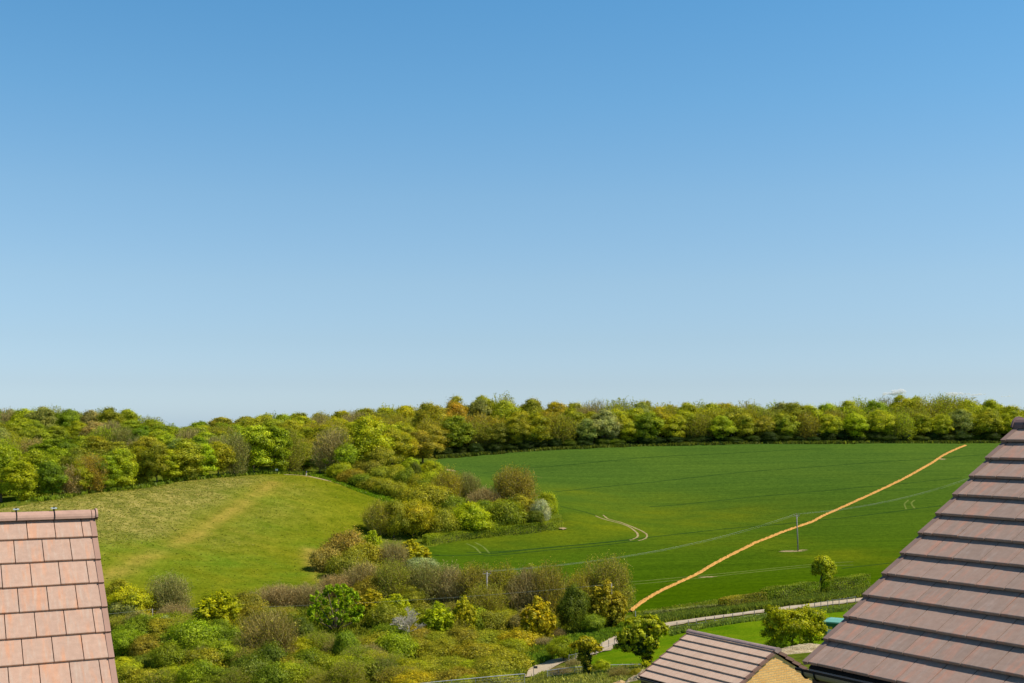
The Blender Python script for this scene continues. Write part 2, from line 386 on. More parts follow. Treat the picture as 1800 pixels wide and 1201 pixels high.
def f_lush(x, y):
    o = np.zeros_like(x)
    for c, r, s in lushc: o = np.maximum(o, s * np.exp(-(((x-c.x)/(1.6*r))**2 + ((y-c.y)/r)**2)))
    return np.clip(o * (0.8 + 0.6 * wig(x, y, 0.3)), 0, 1)
sheet('meadow', mead_px, MEADOW, 0.12, 1.6, {'worn': f_worn, 'dry': f_dry, 'lush': f_lush}, 'rounded grass meadow with a worn path on the near slope')
ribbon_later = [(500,835.5),(530,836.5),(560,842),(600,852),(640,865),(668,875)]
# paddock below the lane
pad_px = [(1175,1106),(1235,1096),(1300,1087),(1380,1078),(1450,1070),(1520,1063),(1700,1045),(1900,1030)]
pw = [tuple(gp(*p)[:2]) for p in pad_px] + [(120,150),(75,95),(42,92),(22,100),(10,112),(6,120)] + [tuple(gp(*p)[:2]) for p in [(1000,1172),(1048,1150),(1075,1135),(1110,1122)]]
sheet('paddock', None, PADDOCK, 0.10, 2.0, None, 'bright green grass paddock below the narrow lane', world=pw)

def catmull(pts, step):
    pts = [Vector(p) for p in pts]; out = []
    q = [pts[0]*2 - pts[1]] + pts + [pts[-1]*2 - pts[-2]]
    for i in range(1, len(q)-2):
        L = (q[i+1]-q[i]).length; n = max(1, int(L/step))
        for k in range(n):
            t = k/n; a, b, c, d = q[i-1], q[i], q[i+1], q[i+2]
            out.append(0.5*((2*b) + (c-a)*t + (2*a-5*b+4*c-d)*t*t + (3*b-a-3*c+d)*t*t*t))
    out.append(pts[-1]); return out
def ribbon(name, ppx, width, mat, off, label, crown=0.0, step=1.0, jit=0.0, cross=2, world=None, wend=None, kind='structure'):
    pts = world or [gp(*p) for p in ppx]
    c = catmull([(p[0], p[1], 0) for p in pts], step); n = len(c); V = []; m = cross + 1
    for i, p in enumerate(c):
        t = (c[min(i+1, n-1)] - c[max(i-1, 0)]).normalized(); s = Vector((-t.y, t.x, 0))
        wd = width if wend is None else width + (wend - width) * i / (n-1)
        wl = wd * (1 + rnd.uniform(-jit, jit)); wr = wd * (1 + rnd.uniform(-jit, jit))
        for k in range(m):
            u = k / cross * 2 - 1; h = crown * (1 - u*u) * (1 + rnd.uniform(-1, 1) * 0.5 * (crown > 0))
            q = p + s * (wl if u < 0 else wr) * 0.5 * u; V.append((q.x, q.y, off + h))
    V = np.array(V); V[:, 2] += hgt(V[:, 0], V[:, 1])
    idx = np.array([(i*m+k, i*m+k+1, (i+1)*m+k+1, (i+1)*m+k) for i in range(n-1) for k in range(cross)])
    o = link(name, mesh_np(name, V, idx, [mat], smooth=False)); tag(o, label, kind=kind); return o

# lane
lane = [(925,1192),(935,1186),(970,1167),(1005,1158),(1040,1148),(1070,1131),(1110,1116),(1150,1104),(1190,1096),(1250,1087),(1320,1078),(1400,1068),(1470,1060),(1540,1051),(1700,1032)]
ribbon('lane', lane, 3.6, ROAD, 0.16, 'narrow pale tarmac lane curving below the hedge', cross=4)
ribbon('lane_verge', lane[4:], 5.4, GRIT, 0.13, 'strip of pale grit along both edges of the lane', cross=4, jit=.15)
ribbon('farm_path', [(60,812),(95,808.5),(145,807)], 2.2, CHALK, 0.2, 'pale track crossing the clearing in the left wood', world=[P(40,808,404), P(95,807.5,404), P(150,806.5,404)])
ribbon('footpath', ribbon_later, .8, GRIT, 0.16, 'thin pale footpath along the right edge of the meadow', jit=.3)
# spoil line across the wheat
tr = [(1108,1078),(1113,1073),(1130,1060),(1155,1045),(1180,1033),(1205,1021.5),(1225.6,1011.5),(1250.6,996.5),(1275.7,982.7),(1300.8,970),(1325.8,957.6),(1351,947.6),(1376,937.6),(1401,928.8),(1426,920),(1450,907.5),(1500,885),(1565,855),(1600,837),(1637,816),(1660,801),(1697.5,784.5)]
ribbon('spoil_strip', tr, 1.05, TRENCH, 0.33, 'long strip of dug orange soil running diagonally up the wheat field', crown=0.25, step=0.7, jit=0.24, cross=4)
trk = [
 ('dark', [(975,866),(1050,858.7),(1150,849),(1300,832.5),(1400,825),(1500,817.5),(1650,807),(1740,800)], 'first dark tramline below the long wood'),
 ('dark', [(1142,893),(1300,878),(1400,869),(1500,860),(1587,852),(1690,842)], 'dark tramline above the electricity pole'),
 ('dark', [(760,978),(900,972),(1050,957),(1150,946),(1275,932),(1390,922),(1520,908),(1655,891)], 'dark tramline passing behind the electricity pole'),
 ('dark', [(850,832),(912,826),(1030,816),(1150,805),(1312,797),(1450,790)], 'dark tramline close under the long wood'),
 ('dark', [(1107,952),(1040,958.5),(950,966),(820,974)], 'dark tramline leading left from the inner end of the curved ruts'),
 ('dark', [(1122,953),(1050,962),(950,971),(850,980)], 'dark tramline leading left from the outer end of the curved ruts'),
 ('dark', [(830,853),(862,862),(930,878),(985,892),(1020,900),(1047,908)], 'dark tramline between the spinney and the curved ruts'),
 ('chalk', [(1060,907.5),(1070,915),(1090,920),(1120,932),(1136,941),(1135,949),(1122,953)], 'outer pale chalky rut of the curved pair'),
 ('chalk', [(1047,909),(1062,915),(1095,924),(1110,931),(1121,941),(1119,947.5),(1107,952)], 'inner pale chalky rut of the curved pair'),
 ('pale', [(1105,1026),(1195,1018),(1300,1008),(1426,995),(1500,990)], 'upper pale wheel line beside the lower hedge'),
 ('pale', [(1113,1030),(1220,1020),(1330,1008),(1424,999),(1500,996)], 'lower pale wheel line beside the lower hedge'),
 ('pale', [(1593,897),(1590,888),(1597,881)], 'short pale hooked rut near the big tiled roof, its left one'),
 ('pale', [(1608,896),(1602,887),(1608,881)], 'short pale hooked rut near the big tiled roof, its right one'),
 ('pale', [(820,958),(835,965),(845,975)], 'pale rut curving behind the thicket, its left one'),
 ('pale', [(835,956),(850,964),(860,975)], 'pale rut curving behind the thicket, its right one'),
 ('dark', [(1480,1002),(1560,993),(1660,982)], 'dark tramline between the hedge tree and the big roof')]
for kd, pl, lb in trk:
    ribbon('wheel_track', pl, {'dark': .55, 'chalk': .48, 'pale': .45}[kd], {'dark': TRAM, 'chalk': CHALK, 'pale': TRAMPALE}[kd], 0.325, lb, jit=.3, step=1.5)
def blob(name, px, py, rx, ry, mat, off, label, n=26, dome=0.0, kind='structure'):
    c = gp(px, py); V = [(0, 0, 1)]; Fs = []
    for i in range(n):
        a = 2*math.pi*i/n; r = 1 + rnd.uniform(-.3, .3); V.append((math.cos(a)*rx*r, math.sin(a)*ry*r, 0))
        r *= .55; V.append((math.cos(a)*rx*r, math.sin(a)*ry*r, .8))
    for i in range(n):
        j = (i+1) % n; Fs += [(1+2*i, 1+2*j, 2+2*j, 2+2*i), (0, 2+2*i, 2+2*j)]
    V = np.array(V); zz = V[:, 2] * dome; V[:, 0] += c.x; V[:, 1] += c.y; V[:, 2] = hgt(V[:, 0], V[:, 1]) + off + zz
    o = link(name, mesh_np(name, V, Fs, [mat], smooth=True)); tag(o, label, kind=kind); return o
blob('chalk_patch', 1391, 971.5, 2.7, .9, CHALK, 0.33, 'bare chalky patch left of the pole foot in the wheat')
blob('chalk_patch', 1411, 969.5, 1.0, .45, CHALK, 0.33, 'small bare patch right of the pole foot in the wheat')
blob('chalk_patch', 990, 931, .9, .9, CHALK, 0.33, 'bare patch at the spinney hedge end')
blob('chalk_patch', 1243, 1017, 1.7, .5, CHALK, 0.33, 'pale bare patch right beside the orange soil strip')
blob('chalk_patch', 792, 828.5, 1.6, 2.0, CHALK, 0.34, 'pale sliver of bare soil near the upper corner of the wheat')
blob('chalk_patch', 1655, 809, 1.5, 1.0, CHALK, 0.34, 'tiny bare patch under the upper end of the soil strip')

# ------------------------------------------------------------------ foliage generators
def unit(n):
    v = rng.normal(size=(n, 3)); return v / np.linalg.norm(v, axis=1, keepdims=True)
def leaves(centers, normals, size, tint, stretch=1.3, jitter=0.75):
    """irregular little quads"""
    n = len(centers); nn = normals + jitter * rng.normal(size=(n, 3)) * 0.6; nn /= np.linalg.norm(nn, axis=1, keepdims=True) + 1e-9
    a = np.cross(nn, unit(n)); a /= np.linalg.norm(a, axis=1, keepdims=True) + 1e-9; b = np.cross(nn, a)
    s = size * rng.uniform(0.55, 1.25, (n, 1)); l = s * stretch
    q = np.stack([centers - a*l*.5 - b*s*.12, centers - a*l*.05 + b*s*.45, centers + a*l*.5 + b*s*.1, centers + a*l*.05 - b*s*.42], 1)
    q += rng.normal(size=q.shape) * (size * 0.06)
    return q.reshape(-1, 3), np.arange(4*n).reshape(-1, 4), np.repeat(tint, 4)
def crown_pts(lobes, nclump, nleaf, sig, up=-0.35, deep=0.18):
    """clumps on the shells of ellipsoid lobes, leaves scattered round every clump"""
    L = np.array(lobes, float); area = (L[:, 3]*L[:, 4] + L[:, 4]*L[:, 5] + L[:, 3]*L[:, 5]); k = rng.choice(len(L), nclump*2, p=area/area.sum())
    d = unit(nclump*2); ok = d[:, 2] > up + rng.uniform(-.25, .25, len(d)); d = d[ok]; k = k[ok]
    r = 1 - np.abs(rng.normal(size=(len(d), 1))) * deep
    c = L[k, :3] + d * L[k, 3:] * r
    inside = np.zeros(len(c), bool)
    for j in range(len(L)):
        e = (((c - L[j, :3]) / L[j, 3:]) ** 2).sum(1) < 0.6; inside |= e & (k != j)
    keep = ~inside | (rng.random(len(c)) < .12); c = c[keep][:nclump]; d = d[keep][:nclump]; nc = len(c)
    ti = rng.random(nc); cs = rng.uniform(.6, 1.4, (nc, 1))
    kk = rng.integers(0, nc, nleaf); off = rng.normal(size=(nleaf, 3)) * sig * cs[kk] * np.array([1, 1, .75])
    p = c[kk] + off; nr = d[kk] * 1.0 + off / (sig + 1e-9) * 0.25 + np.array([0, 0, .25])
    return p, nr, np.clip(ti[kk] + rng.normal(size=nleaf) * .12, 0, 1)
def limb_mesh(name, H, r0, tips, mat, base_h=0.25):
    m = MB(); top = Vector((0, 0, H * .6)); lean = Vector((rnd.uniform(-.04, .04) * H, rnd.uniform(-.04, .04) * H, 0))
    m.tube([(0, 0, -.4), (0, 0, H*.05), lean*.5 + Vector((0, 0, H*base_h)), lean + Vector((0, 0, H*.5)), lean + top], [r0*1.4, r0, r0*.8, r0*.55, r0*.2], 7)
    for t in tips:
        t = Vector(t); s = lean * .6 + Vector((0, 0, max(H*.16, min(H*.5, t.z * rnd.uniform(.35, .6)))))
        mid = (s + t) * .5 + Vector((rnd.uniform(-.05, .05)*H, rnd.uniform(-.05, .05)*H, rnd.uniform(-.02, .05)*H))
        m.tube([s, mid, t], [r0*.45, r0*.28, r0*.08], 5)
    return m.mesh(name, mat, True)
def lobes_round(H, W, n, base=.12, rl=(.2, .32), top=.97):
    """lobes filling a domed crown outline"""
    out = []; zc = H * (base + top) / 2; rz = H * (top - base) / 2
    for i in range(n):
        for _ in range(60):
            d = Vector((rnd.gauss(0, 1), rnd.gauss(0, 1), rnd.gauss(0, 1))).normalized(); q = rnd.uniform(.35, .8)
            r = rnd.uniform(*rl) * W * .8
            p = Vector((d.x*q*(W/2 - r*.55), d.y*q*(W/2 - r*.55), zc + d.z*(rz - r*.7)*rnd.uniform(.5, 1)))
            if all((p - Vector(o[:3])).length > .55 * (r + o[3]) for o in out): break
        out.append((p.x, p.y, p.z, r*rnd.uniform(.9, 1.15), r*rnd.uniform(.9, 1.15), r*rnd.uniform(.7, .95)))
    out.append((0, 0, zc, W*.24, W*.24, rz*.62)); return out
def foliage_mesh(name, lobes, nclump, nleaf, size, sig, up=-.35, stretch=1.3):
    p, nr, ti = crown_pts(lobes, nclump, nleaf, sig, up); p[:, 2] = np.maximum(p[:, 2], .02)
    V, Fc, T = leaves(p, nr, size, ti, stretch); return mesh_np(name, V, Fc, [LEAF], attrs={'tint': T})
def twig_mesh(name, H, W, depth=5, r0=.16, spread=.5, leafn=0, leafs=.15, thin=.022, mat=None, trunks=1, nch=(3, 4), low=.2, gather=.72, leafsig=.25):
    """branching bare crown with sparse opening leaves"""
    segs = []; tips = []
    def go(p, d, L, r, k):
        q = p + d * L; mid = (p+q)/2 + Vector((rnd.gauss(0, 1), rnd.gauss(0, 1), rnd.gauss(0, .5))) * L * .06
        segs.append((p, mid, r, r*.85)); segs.append((mid, q, r*.85, r*.68))
        if k >= 3: tips.append(q); tips.append(mid)
        if k >= depth: return
        for i in range(rnd.randint(*nch) + (1 if k > 2 else 0)):
            a = rnd.uniform(0, 2*math.pi); s = spread * rnd.uniform(.5, 1.25)
            x = d.orthogonal().normalized(); y = d.cross(x); nd_ = (d * math.cos(s) + (x*math.cos(a) + y*math.sin(a)) * math.sin(s) + Vector((0, 0, .10))).normalized()
            go(p.lerp(q, rnd.uniform(.45, 1.0)), nd_, L * gather * rnd.uniform(.75, 1.1), r * .6, k + 1)
    for t in range(trunks):
        a = rnd.uniform(0, 6.28); tl = rnd.uniform(.15, .6) if trunks > 1 else .05
        d = Vector((math.cos(a)*tl, math.sin(a)*tl, 1)).normalized(); go(Vector((0, 0, -.1)), d, H * low * rnd.uniform(.8, 1.15), r0 * (1 if trunks == 1 else .6), 0)
    zs = max(q.z for *_, in [(0,)] for q in tips); xs = np.percentile([math.hypot(q.x, q.y) for q in tips], 86); zs = np.percentile([q.z for q in tips], 98)
    sx = (W/2) / xs; sz = H / zs
    V = []; Fc = []
    for a, b, ra, rb in segs:
        a = Vector((a.x*sx, a.y*sx, a.z*sz)); b = Vector((b.x*sx, b.y*sx, b.z*sz)); ra = max(ra, thin); rb = max(rb, thin*.8)
        t = (b-a).normalized(); x = t.orthogonal().normalized(); y = t.cross(x); o = len(V)
        for c, r in ((a, ra), (b, rb)):
            for k in range(3): V.append(c + (x*math.cos(2.094*k) + y*math.sin(2.094*k)) * r)
        Fc += [(o, o+1, o+4, o+3), (o+1, o+2, o+5, o+4), (o+2, o, o+3, o+5)]
    V = np.array([tuple(v) for v in V]); Fc = np.array(Fc); mi = np.zeros(len(Fc), int); T = np.full(len(V), .5)
    if leafn:
        tp = np.array([(q.x*sx, q.y*sx, q.z*sz) for q in tips]); kk = rng.integers(0, len(tp), leafn)
        p = tp[kk] + rng.normal(size=(leafn, 3)) * leafsig; lv, lf, lt = leaves(p, unit(leafn) + np.array([0, 0, .4]), leafs, rng.random(leafn))
        Fc = np.r_[Fc, lf + len(V)]; V = np.r_[V, lv]; T = np.r_[T, lt]; mi = np.r_[mi, np.ones(len(lf), int)]
    return mesh_np(name, V, Fc, [mat or TWIG, LEAF], mi=mi, attrs={'tint': T})

def twig_dome(name, H, W, nsl, nleaf, thick, leafs, mat=None, base=.12, sliver=.2, nlimb=16, wisp=.12):
    """a domed crown made of fine twigs fanning from the limbs, with opening leaves"""
    ph = rng.uniform(0, 6.28, 6); O = np.array([0, 0, H*base]); zc = H*.46; rz = H*.54
    def rad(d):
        return 1 + wisp*(np.sin(3*np.arctan2(d[:, 1], d[:, 0]) + ph[0]) * .6 + np.sin(5*d[:, 2] + ph[1]) * .5 + np.sin(7*np.arctan2(d[:, 1], d[:, 0]) + 4*d[:, 2] + ph[2]) * .5)
    def shell(n, lo, hi, sk=.6):
        d = unit(n*2); d = d[d[:, 2] > -.75][:n]; q = rng.uniform(lo, hi, (len(d), 1)) ** sk
        return np.c_[d[:, :2] * W/2, d[:, 2:] * rz] * q * rad(d)[:, None] + np.array([0, 0, zc])
    V = []; Fc = []
    lt = shell(nlimb, .75, .95)
    for t in lt:
        t[2] = max(t[2], H*.22); m = MB(); mid = t*np.array([.45, .45, .5]) + rng.normal(size=3)*W*.03; m.tube([(0, 0, -.1), tuple(mid*.5 + np.array([0, 0, .02])), tuple(mid), tuple(t)], [thick*5, thick*4, thick*2.6, thick], 4, False)
        o = len(V); V += m.v; Fc += [tuple(o+i for i in f) for f in m.f]
    V = np.array(V); Fc = np.array(Fc); 
    tip = shell(nsl, .12, 1.0, .45); tip[:, 2] = np.maximum(tip[:, 2], .1); d = tip - O; d /= np.linalg.norm(d, axis=1, keepdims=True); d = d + rng.normal(size=d.shape)*.38; d[:, 2] += .15; d /= np.linalg.norm(d, axis=1, keepdims=True)
    L = sliver * H * rng.uniform(.35, 1.1, (len(tip), 1)); a = tip - d*L; mid = (a + tip)/2 + rng.normal(size=a.shape)*L*.07; sx = np.cross(d, unit(len(tip))); sx /= np.linalg.norm(sx, axis=1, keepdims=True) + 1e-9; sx *= thick * rng.uniform(.6, 1.4, (len(tip), 1))
    sv = np.stack([a - sx, a + sx, mid + sx*.8, tip, mid - sx*.8], 1).reshape(-1, 3); n0 = len(V); k = len(tip)
    f1 = np.arange(k)[:, None]*5 + n0
    Fs = np.r_[np.c_[f1, f1+1, f1+2, f1+4], np.c_[f1+4, f1+2, f1+3, f1+3]]
    tri = np.c_[f1+4, f1+2, f1+3]
    kk = rng.integers(0, len(tip), nleaf); p = a[kk] + (tip[kk]-a[kk])*rng.uniform(.2, 1.1, (nleaf, 1)) + rng.normal(size=(nleaf, 3))*.12
    lv, lf, ltn = leaves(p, unit(nleaf) + np.array([0, 0, .5]), leafs, rng.random(nleaf)); n1 = n0 + len(sv)
    Vall = np.r_[V, sv, lv]; quads = np.r_[Fc, np.c_[f1, f1+1, f1+2, f1+4]]; faces = [tuple(q) for q in quads] + [tuple(t_) for t_ in tri] + [tuple(q) for q in lf + n1]
    mi = [0]*(len(quads)+len(tri)) + [1]*len(lf); T = np.r_[np.full(n1, .5), ltn]
    return mesh_np(name, Vall, faces, [mat or TWIG, LEAF], mi=mi, attrs={'tint': T})

PROTO = {}
def proto(key, H, W, crown, trunk): PROTO.setdefault(key, []).append((H, W, crown, trunk))
# far woodland trees (leaf clumps of about half a metre)
for i in range(6):
    H, W = 14, 12; L = lobes_round(H, W, 24 + i, base=.07, rl=(.15, .27))
    proto('far', H, W, foliage_mesh('crown', L, 480, 27000, .27, .50, stretch=1.6), limb_mesh('trunk', H, .28, [l[:3] for l in L[:8]], BARK))
for i in range(3):   # taller, narrower
    H, W = 15, 9; L = lobes_round(H, W, 18, base=.0, rl=(.2, .32))
    proto('tall', H, W, foliage_mesh('crown', L, 380, 20000, .27, .46, stretch=1.6), limb_mesh('trunk', H, .25, [l[:3] for l in L[:8]], BARK))
for i in range(4):   # thin leafing, branches showing
    H, W = 14, 12
    proto('thin', H, W, twig_dome('crown', H, W, 2400, 9000, .03, .28, base=.1), limb_mesh('trunk', H, .22, [], BARK))
for i in range(3):   # almost bare
    H, W = 14, 12
    proto('bare', H, W, twig_dome('crown', H, W, 4200, 1500, .035, .28, base=.1), limb_mesh('trunk', H, .22, [], BARK))
# nearer bushes (finer leaves)
for i in range(4):
    H, W = 5, 6; L = lobes_round(H, W, 15, base=.03, rl=(.2, .32))
    proto('bush', H, W, foliage_mesh('crown', L, 420, 25000, .13, .31, up=-.5, stretch=1.6), limb_mesh('trunk', H, .12, [l[:3] for l in L[:7]], BARK))
for i in range(4):   # soft twiggy shrub dome
    H, W = 3.2, 5; L = lobes_round(H*1.25, W*1.1, 16, base=-.25, rl=(.18, .28), top=.8)
    proto('shrub', H, W, foliage_mesh('crown', L, 560, 19000, .11, .34, up=-.3, stretch=2.4), limb_mesh('trunk', H*.7, .08, [l[:3] for l in L[:6]], BARK))
for i in range(3):   # upright sprays
    H, W = 5, 4.6; sp = []
    for _ in range(70):
        a = rnd.uniform(0, 6.28); q = math.sqrt(rnd.random()); x, y = math.cos(a)*q*W*.38, math.sin(a)*q*W*.38; t = H * (1 - .42*q*q) * rnd.uniform(.8, 1)
        sp.append((x*1.1, y*1.1, t*.72, .28, .28, t*.27))
        sp.append((x*.9, y*.9, t*.4, .3, .3, t*.28))
    proto('upright', H, W, foliage_mesh('crown', sp, 700, 13000, .17, .12, up=-.9, stretch=1.7), limb_mesh('trunk', H, .1, [l[:3] for l in sp[:10]], BARK))
for i in range(4):   # near bare trees with a few leaves
    H, W = 7, 6.5
    proto('twiggy', H, W, twig_dome('crown', H, W, 4400, 15000, .014, .125, base=.05, wisp=.2, sliver=.24), limb_mesh('trunk', H*.5, .10, [], PALEBARK))
for i in range(2):
    H, W = 5, 6
    proto('tan', H, W, twig_dome('crown', H, W, 5200, 3400, .014, .12, base=.0, wisp=.2, sliver=.26), limb_mesh('trunk', H*.4, .08, [], PALEBARK))

COLS = {
 'bright yellow-green': (.49, .53, .016), 'yellow-green': (.45, .47, .018), 'golden green': (.45, .40, .017), 'fresh green': (.33, .40, .015), 'mid green': (.23, .31, .018),
 'dark green': (.10, .16, .022), 'olive': (.37, .36, .026), 'brown-olive': (.36, .31, .035), 'orange-brown': (.48, .28, .03), 'grey-green': (.31, .33, .12),
 'silvery green': (.40, .44, .25), 'grey-brown': (.38, .33, .14), 'russet': (.42, .30, .08), 'white-flowered': (.58, .58, .36), 'pinkish brown': (.46, .34, .18), 'deep green': (.12, .18, .02)}
def tone(col, k=.4, m=(.31, .29, .022), g=.94):
    c = COLS[col] if isinstance(col, str) else col
    return tuple((a*(1-k) + b*k)*g for a, b in zip(c, m))
LAB = {}
def jit(c, a=.10):
    k = 1 + rnd.uniform(-a, a); return (c[0]*k*(1+rnd.uniform(-a, a)), c[1]*k, c[2]*k*(1+rnd.uniform(-a, a)), 1)
def plant(kind, loc, H, W, col, label, cat='tree', group=None, name=None, variant=None, crownmesh=None):
    lst = PROTO[kind]; h0, w0, cm, tm = lst[variant % len(lst)] if variant is not None else rnd.choice(lst)
    if crownmesh: cm = crownmesh
    nm = name or {'tree': 'woodland_tree', 'bush': 'bush', 'shrub': 'scrub_bush'}.get(cat, 'tree')
    e = empty(nm, (loc[0], loc[1], loc[2] - .05), rnd.uniform(0, 6.28), (W/w0, W/w0, H/h0))
    c = link('crown', cm, e); c.color = jit(COLS[col] if isinstance(col, str) else col); t = link('trunk' if cat == 'tree' else 'stem', tm, e)
    tag(e, label, cat, group); return e
def plant_px(kind, px, base, hpx, wpx, col, label, cat='bush', group=None, name=None, D=None, variant=None):
    p = Vector(P(px, base, D)) if D else gp(px, base)
    if D: p.z = hz(p.x, p.y)
    s = p.y / F; return plant(kind, p, hpx * s, wpx * s, tone(col, .06 if ('white' in str(col) or 'silver' in str(col)) else .12 if 'bright' in str(col) else .22, (.36, .33, .02), 1.0 if 'bright' in str(col) or 'white' in str(col) else 1.04), label, cat, group, name, variant)

ORD = ('first second third fourth fifth sixth seventh eighth ninth tenth eleventh twelfth thirteenth fourteenth fifteenth sixteenth seventeenth eighteenth nineteenth twentieth '
       'twenty-first twenty-second twenty-third twenty-fourth twenty-fifth twenty-sixth twenty-seventh twenty-eighth twenty-ninth thirtieth thirty-first thirty-second thirty-third thirty-fourth thirty-fifth '
       'thirty-sixth thirty-seventh thirty-eighth thirty-ninth fortieth').split()
def pick(ch):
    r = rnd.random() * sum(w_ for _, w_ in ch)
    for c, w_ in ch:
        r -= w_
        if r <= 0: return c
    return ch[-1][0]
# --- long wood behind the wheat
def edge_y(px):
    return np.interp(px, [770,850,930,1000,1100,1200,1300,1450,1600,1720,1900,2050], [806,800,794,790.5,786,783.5,781.5,780.5,780,780,780,782])
rows = [('front row', 6, 10.5, 14.0, 40), ('second row', 12, 12.0, 14.5, 40), ('third row', 21, 13.0, 15.2, 42), ('back row', 31, 13.2, 15.8, 44)]
topline = lambda px: float(np.interp(px, [745,790,830,870,920,1000,1040,1100,1300,1400,1500,1570,1640,1700,1750,1800,1900], [700,696,690,691,694,705,697,700,705,706,700,692,689,692,700,714,722]))
for rn, dd, h0, h1, spx in rows:
    px = 752 + rnd.uniform(0, 20); k = 0
    while px < 1880:
        e = gp(px, float(edge_y(px))); D = e.y + dd + rnd.uniform(-2, 2); x = (px - 900)/F*D; z = hz(x, D)
        if px < 1010: cl = [('golden green', 3), ('brown-olive', 1.8), ('olive', 3), ('orange-brown', .9 if rn != 'front row' else .2), ('yellow-green', 1.2), ('grey-green', .5)]
        elif px < 1330: cl = [('olive', 3), ('yellow-green', 2.4), ('grey-green', 1.2), ('fresh green', 1), ('golden green', 1.5), ('brown-olive', 1)]
        else: cl = [('yellow-green', 2.6), ('olive', 3), ('fresh green', 1), ('grey-green', 1), ('brown-olive', 1.2), ('bright yellow-green', .6)]
        if rn == 'front row': cl = cl + [('dark green', .5), ('mid green', .7), ('silvery green', .25), ('bright yellow-green', .8)]
        col = pick(cl); kd = pick([('far', 5), ('thin', 3.5 if rn != 'front row' else 1), ('bare', .7 if rn in ('back row', 'third row') else .1)])
        if kd == 'bare': col = 'grey-brown'
        H = rnd.uniform(h0, h1)
        if rn in ('back row', 'third row'):
            want = (HZ - topline(px) + rnd.uniform(-5, 1)) / F * D + CZ - z; H = max(10.5, min(19, want)) * (1 if rn == 'back row' else .97)
        W = rnd.uniform(.95, 1.2) * min(H, 13.5)
        q = 'nearly bare ' if kd == 'bare' else ('thin-leaved ' if kd == 'thin' else '')
        if k < len(ORD):
            plant(kd, (x, D, z), H, W, tone(col, .38, (.40, .35, .022) if px < 1000 else (.37, .39, .024), 1.05), f'{q}{col} tree, {ORD[k]} from left, {rn} of the long wood', 'tree', 'trees of the long wood above the wheat field')
        px += spx * rnd.uniform(.75, 1.25); k += 1
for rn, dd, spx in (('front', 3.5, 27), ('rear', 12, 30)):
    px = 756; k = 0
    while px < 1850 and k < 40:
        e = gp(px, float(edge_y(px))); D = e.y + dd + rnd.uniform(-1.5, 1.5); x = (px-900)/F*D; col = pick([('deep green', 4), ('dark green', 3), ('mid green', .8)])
        plant('bush', (x, D, hz(x, D)), rnd.uniform(2.6, 4.6), rnd.uniform(6, 8.5), tuple(v*.55 for v in COLS[col]), f'shaded {col} bush, {ORD[k]} from left, {rn} understorey of the long wood', 'bush', 'understorey bushes of the long wood')  # leaf colour darkened to stand in for shade at the wood's foot
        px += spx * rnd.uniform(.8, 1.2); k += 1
# --- tree row on the brow of the meadow
brow = [(2,886,112,60,'far','fresh green'),(34,884,80,46,'tall','yellow-green'),(62,880,100,54,'tall','fresh green'),(92,878,72,44,'far','mid green'),(118,875,62,40,'thin','pinkish brown'),(140,872,62,42,'far','yellow-green'),
 (158,870,78,44,'thin','orange-brown'),(184,867,72,42,'tall','fresh green'),(214,863,82,46,'tall','yellow-green'),(246,858,80,46,'tall','golden green'),(276,854,80,40,'far','olive'),(298,851,66,36,'tall','bright yellow-green'),
 (328,847,84,50,'tall','olive'),(356,844,70,38,'tall','bright yellow-green'),(384,841,68,48,'far','golden green'),(412,839,86,44,'thin','grey-green'),(446,836,96,54,'tall','yellow-green'),(480,834,92,50,'tall','fresh green'),
 (508,834,84,40,'thin','olive'),(534,834,62,46,'far','olive'),(562,834,40,38,'far','mid green'),(588,836,88,60,'bare','grey-brown')]
for i, (px, b, h, wd, kd, col) in enumerate(brow):
    p = gp(px, b + 1); p.y += 5; p.x = (px-900)/F*p.y; p.z = hz(p.x, p.y); s = p.y / F; dz = (CZ + -(b-HZ)/F*p.y) - p.z
    plant(kd, p, h*s + dz, wd*s*1.45, tone(col, .2, (.36, .40, .02), 1.0), f'{col} tree, {ORD[i]} from left in the row on the meadow brow', 'tree', 'row of trees on the brow of the meadow')
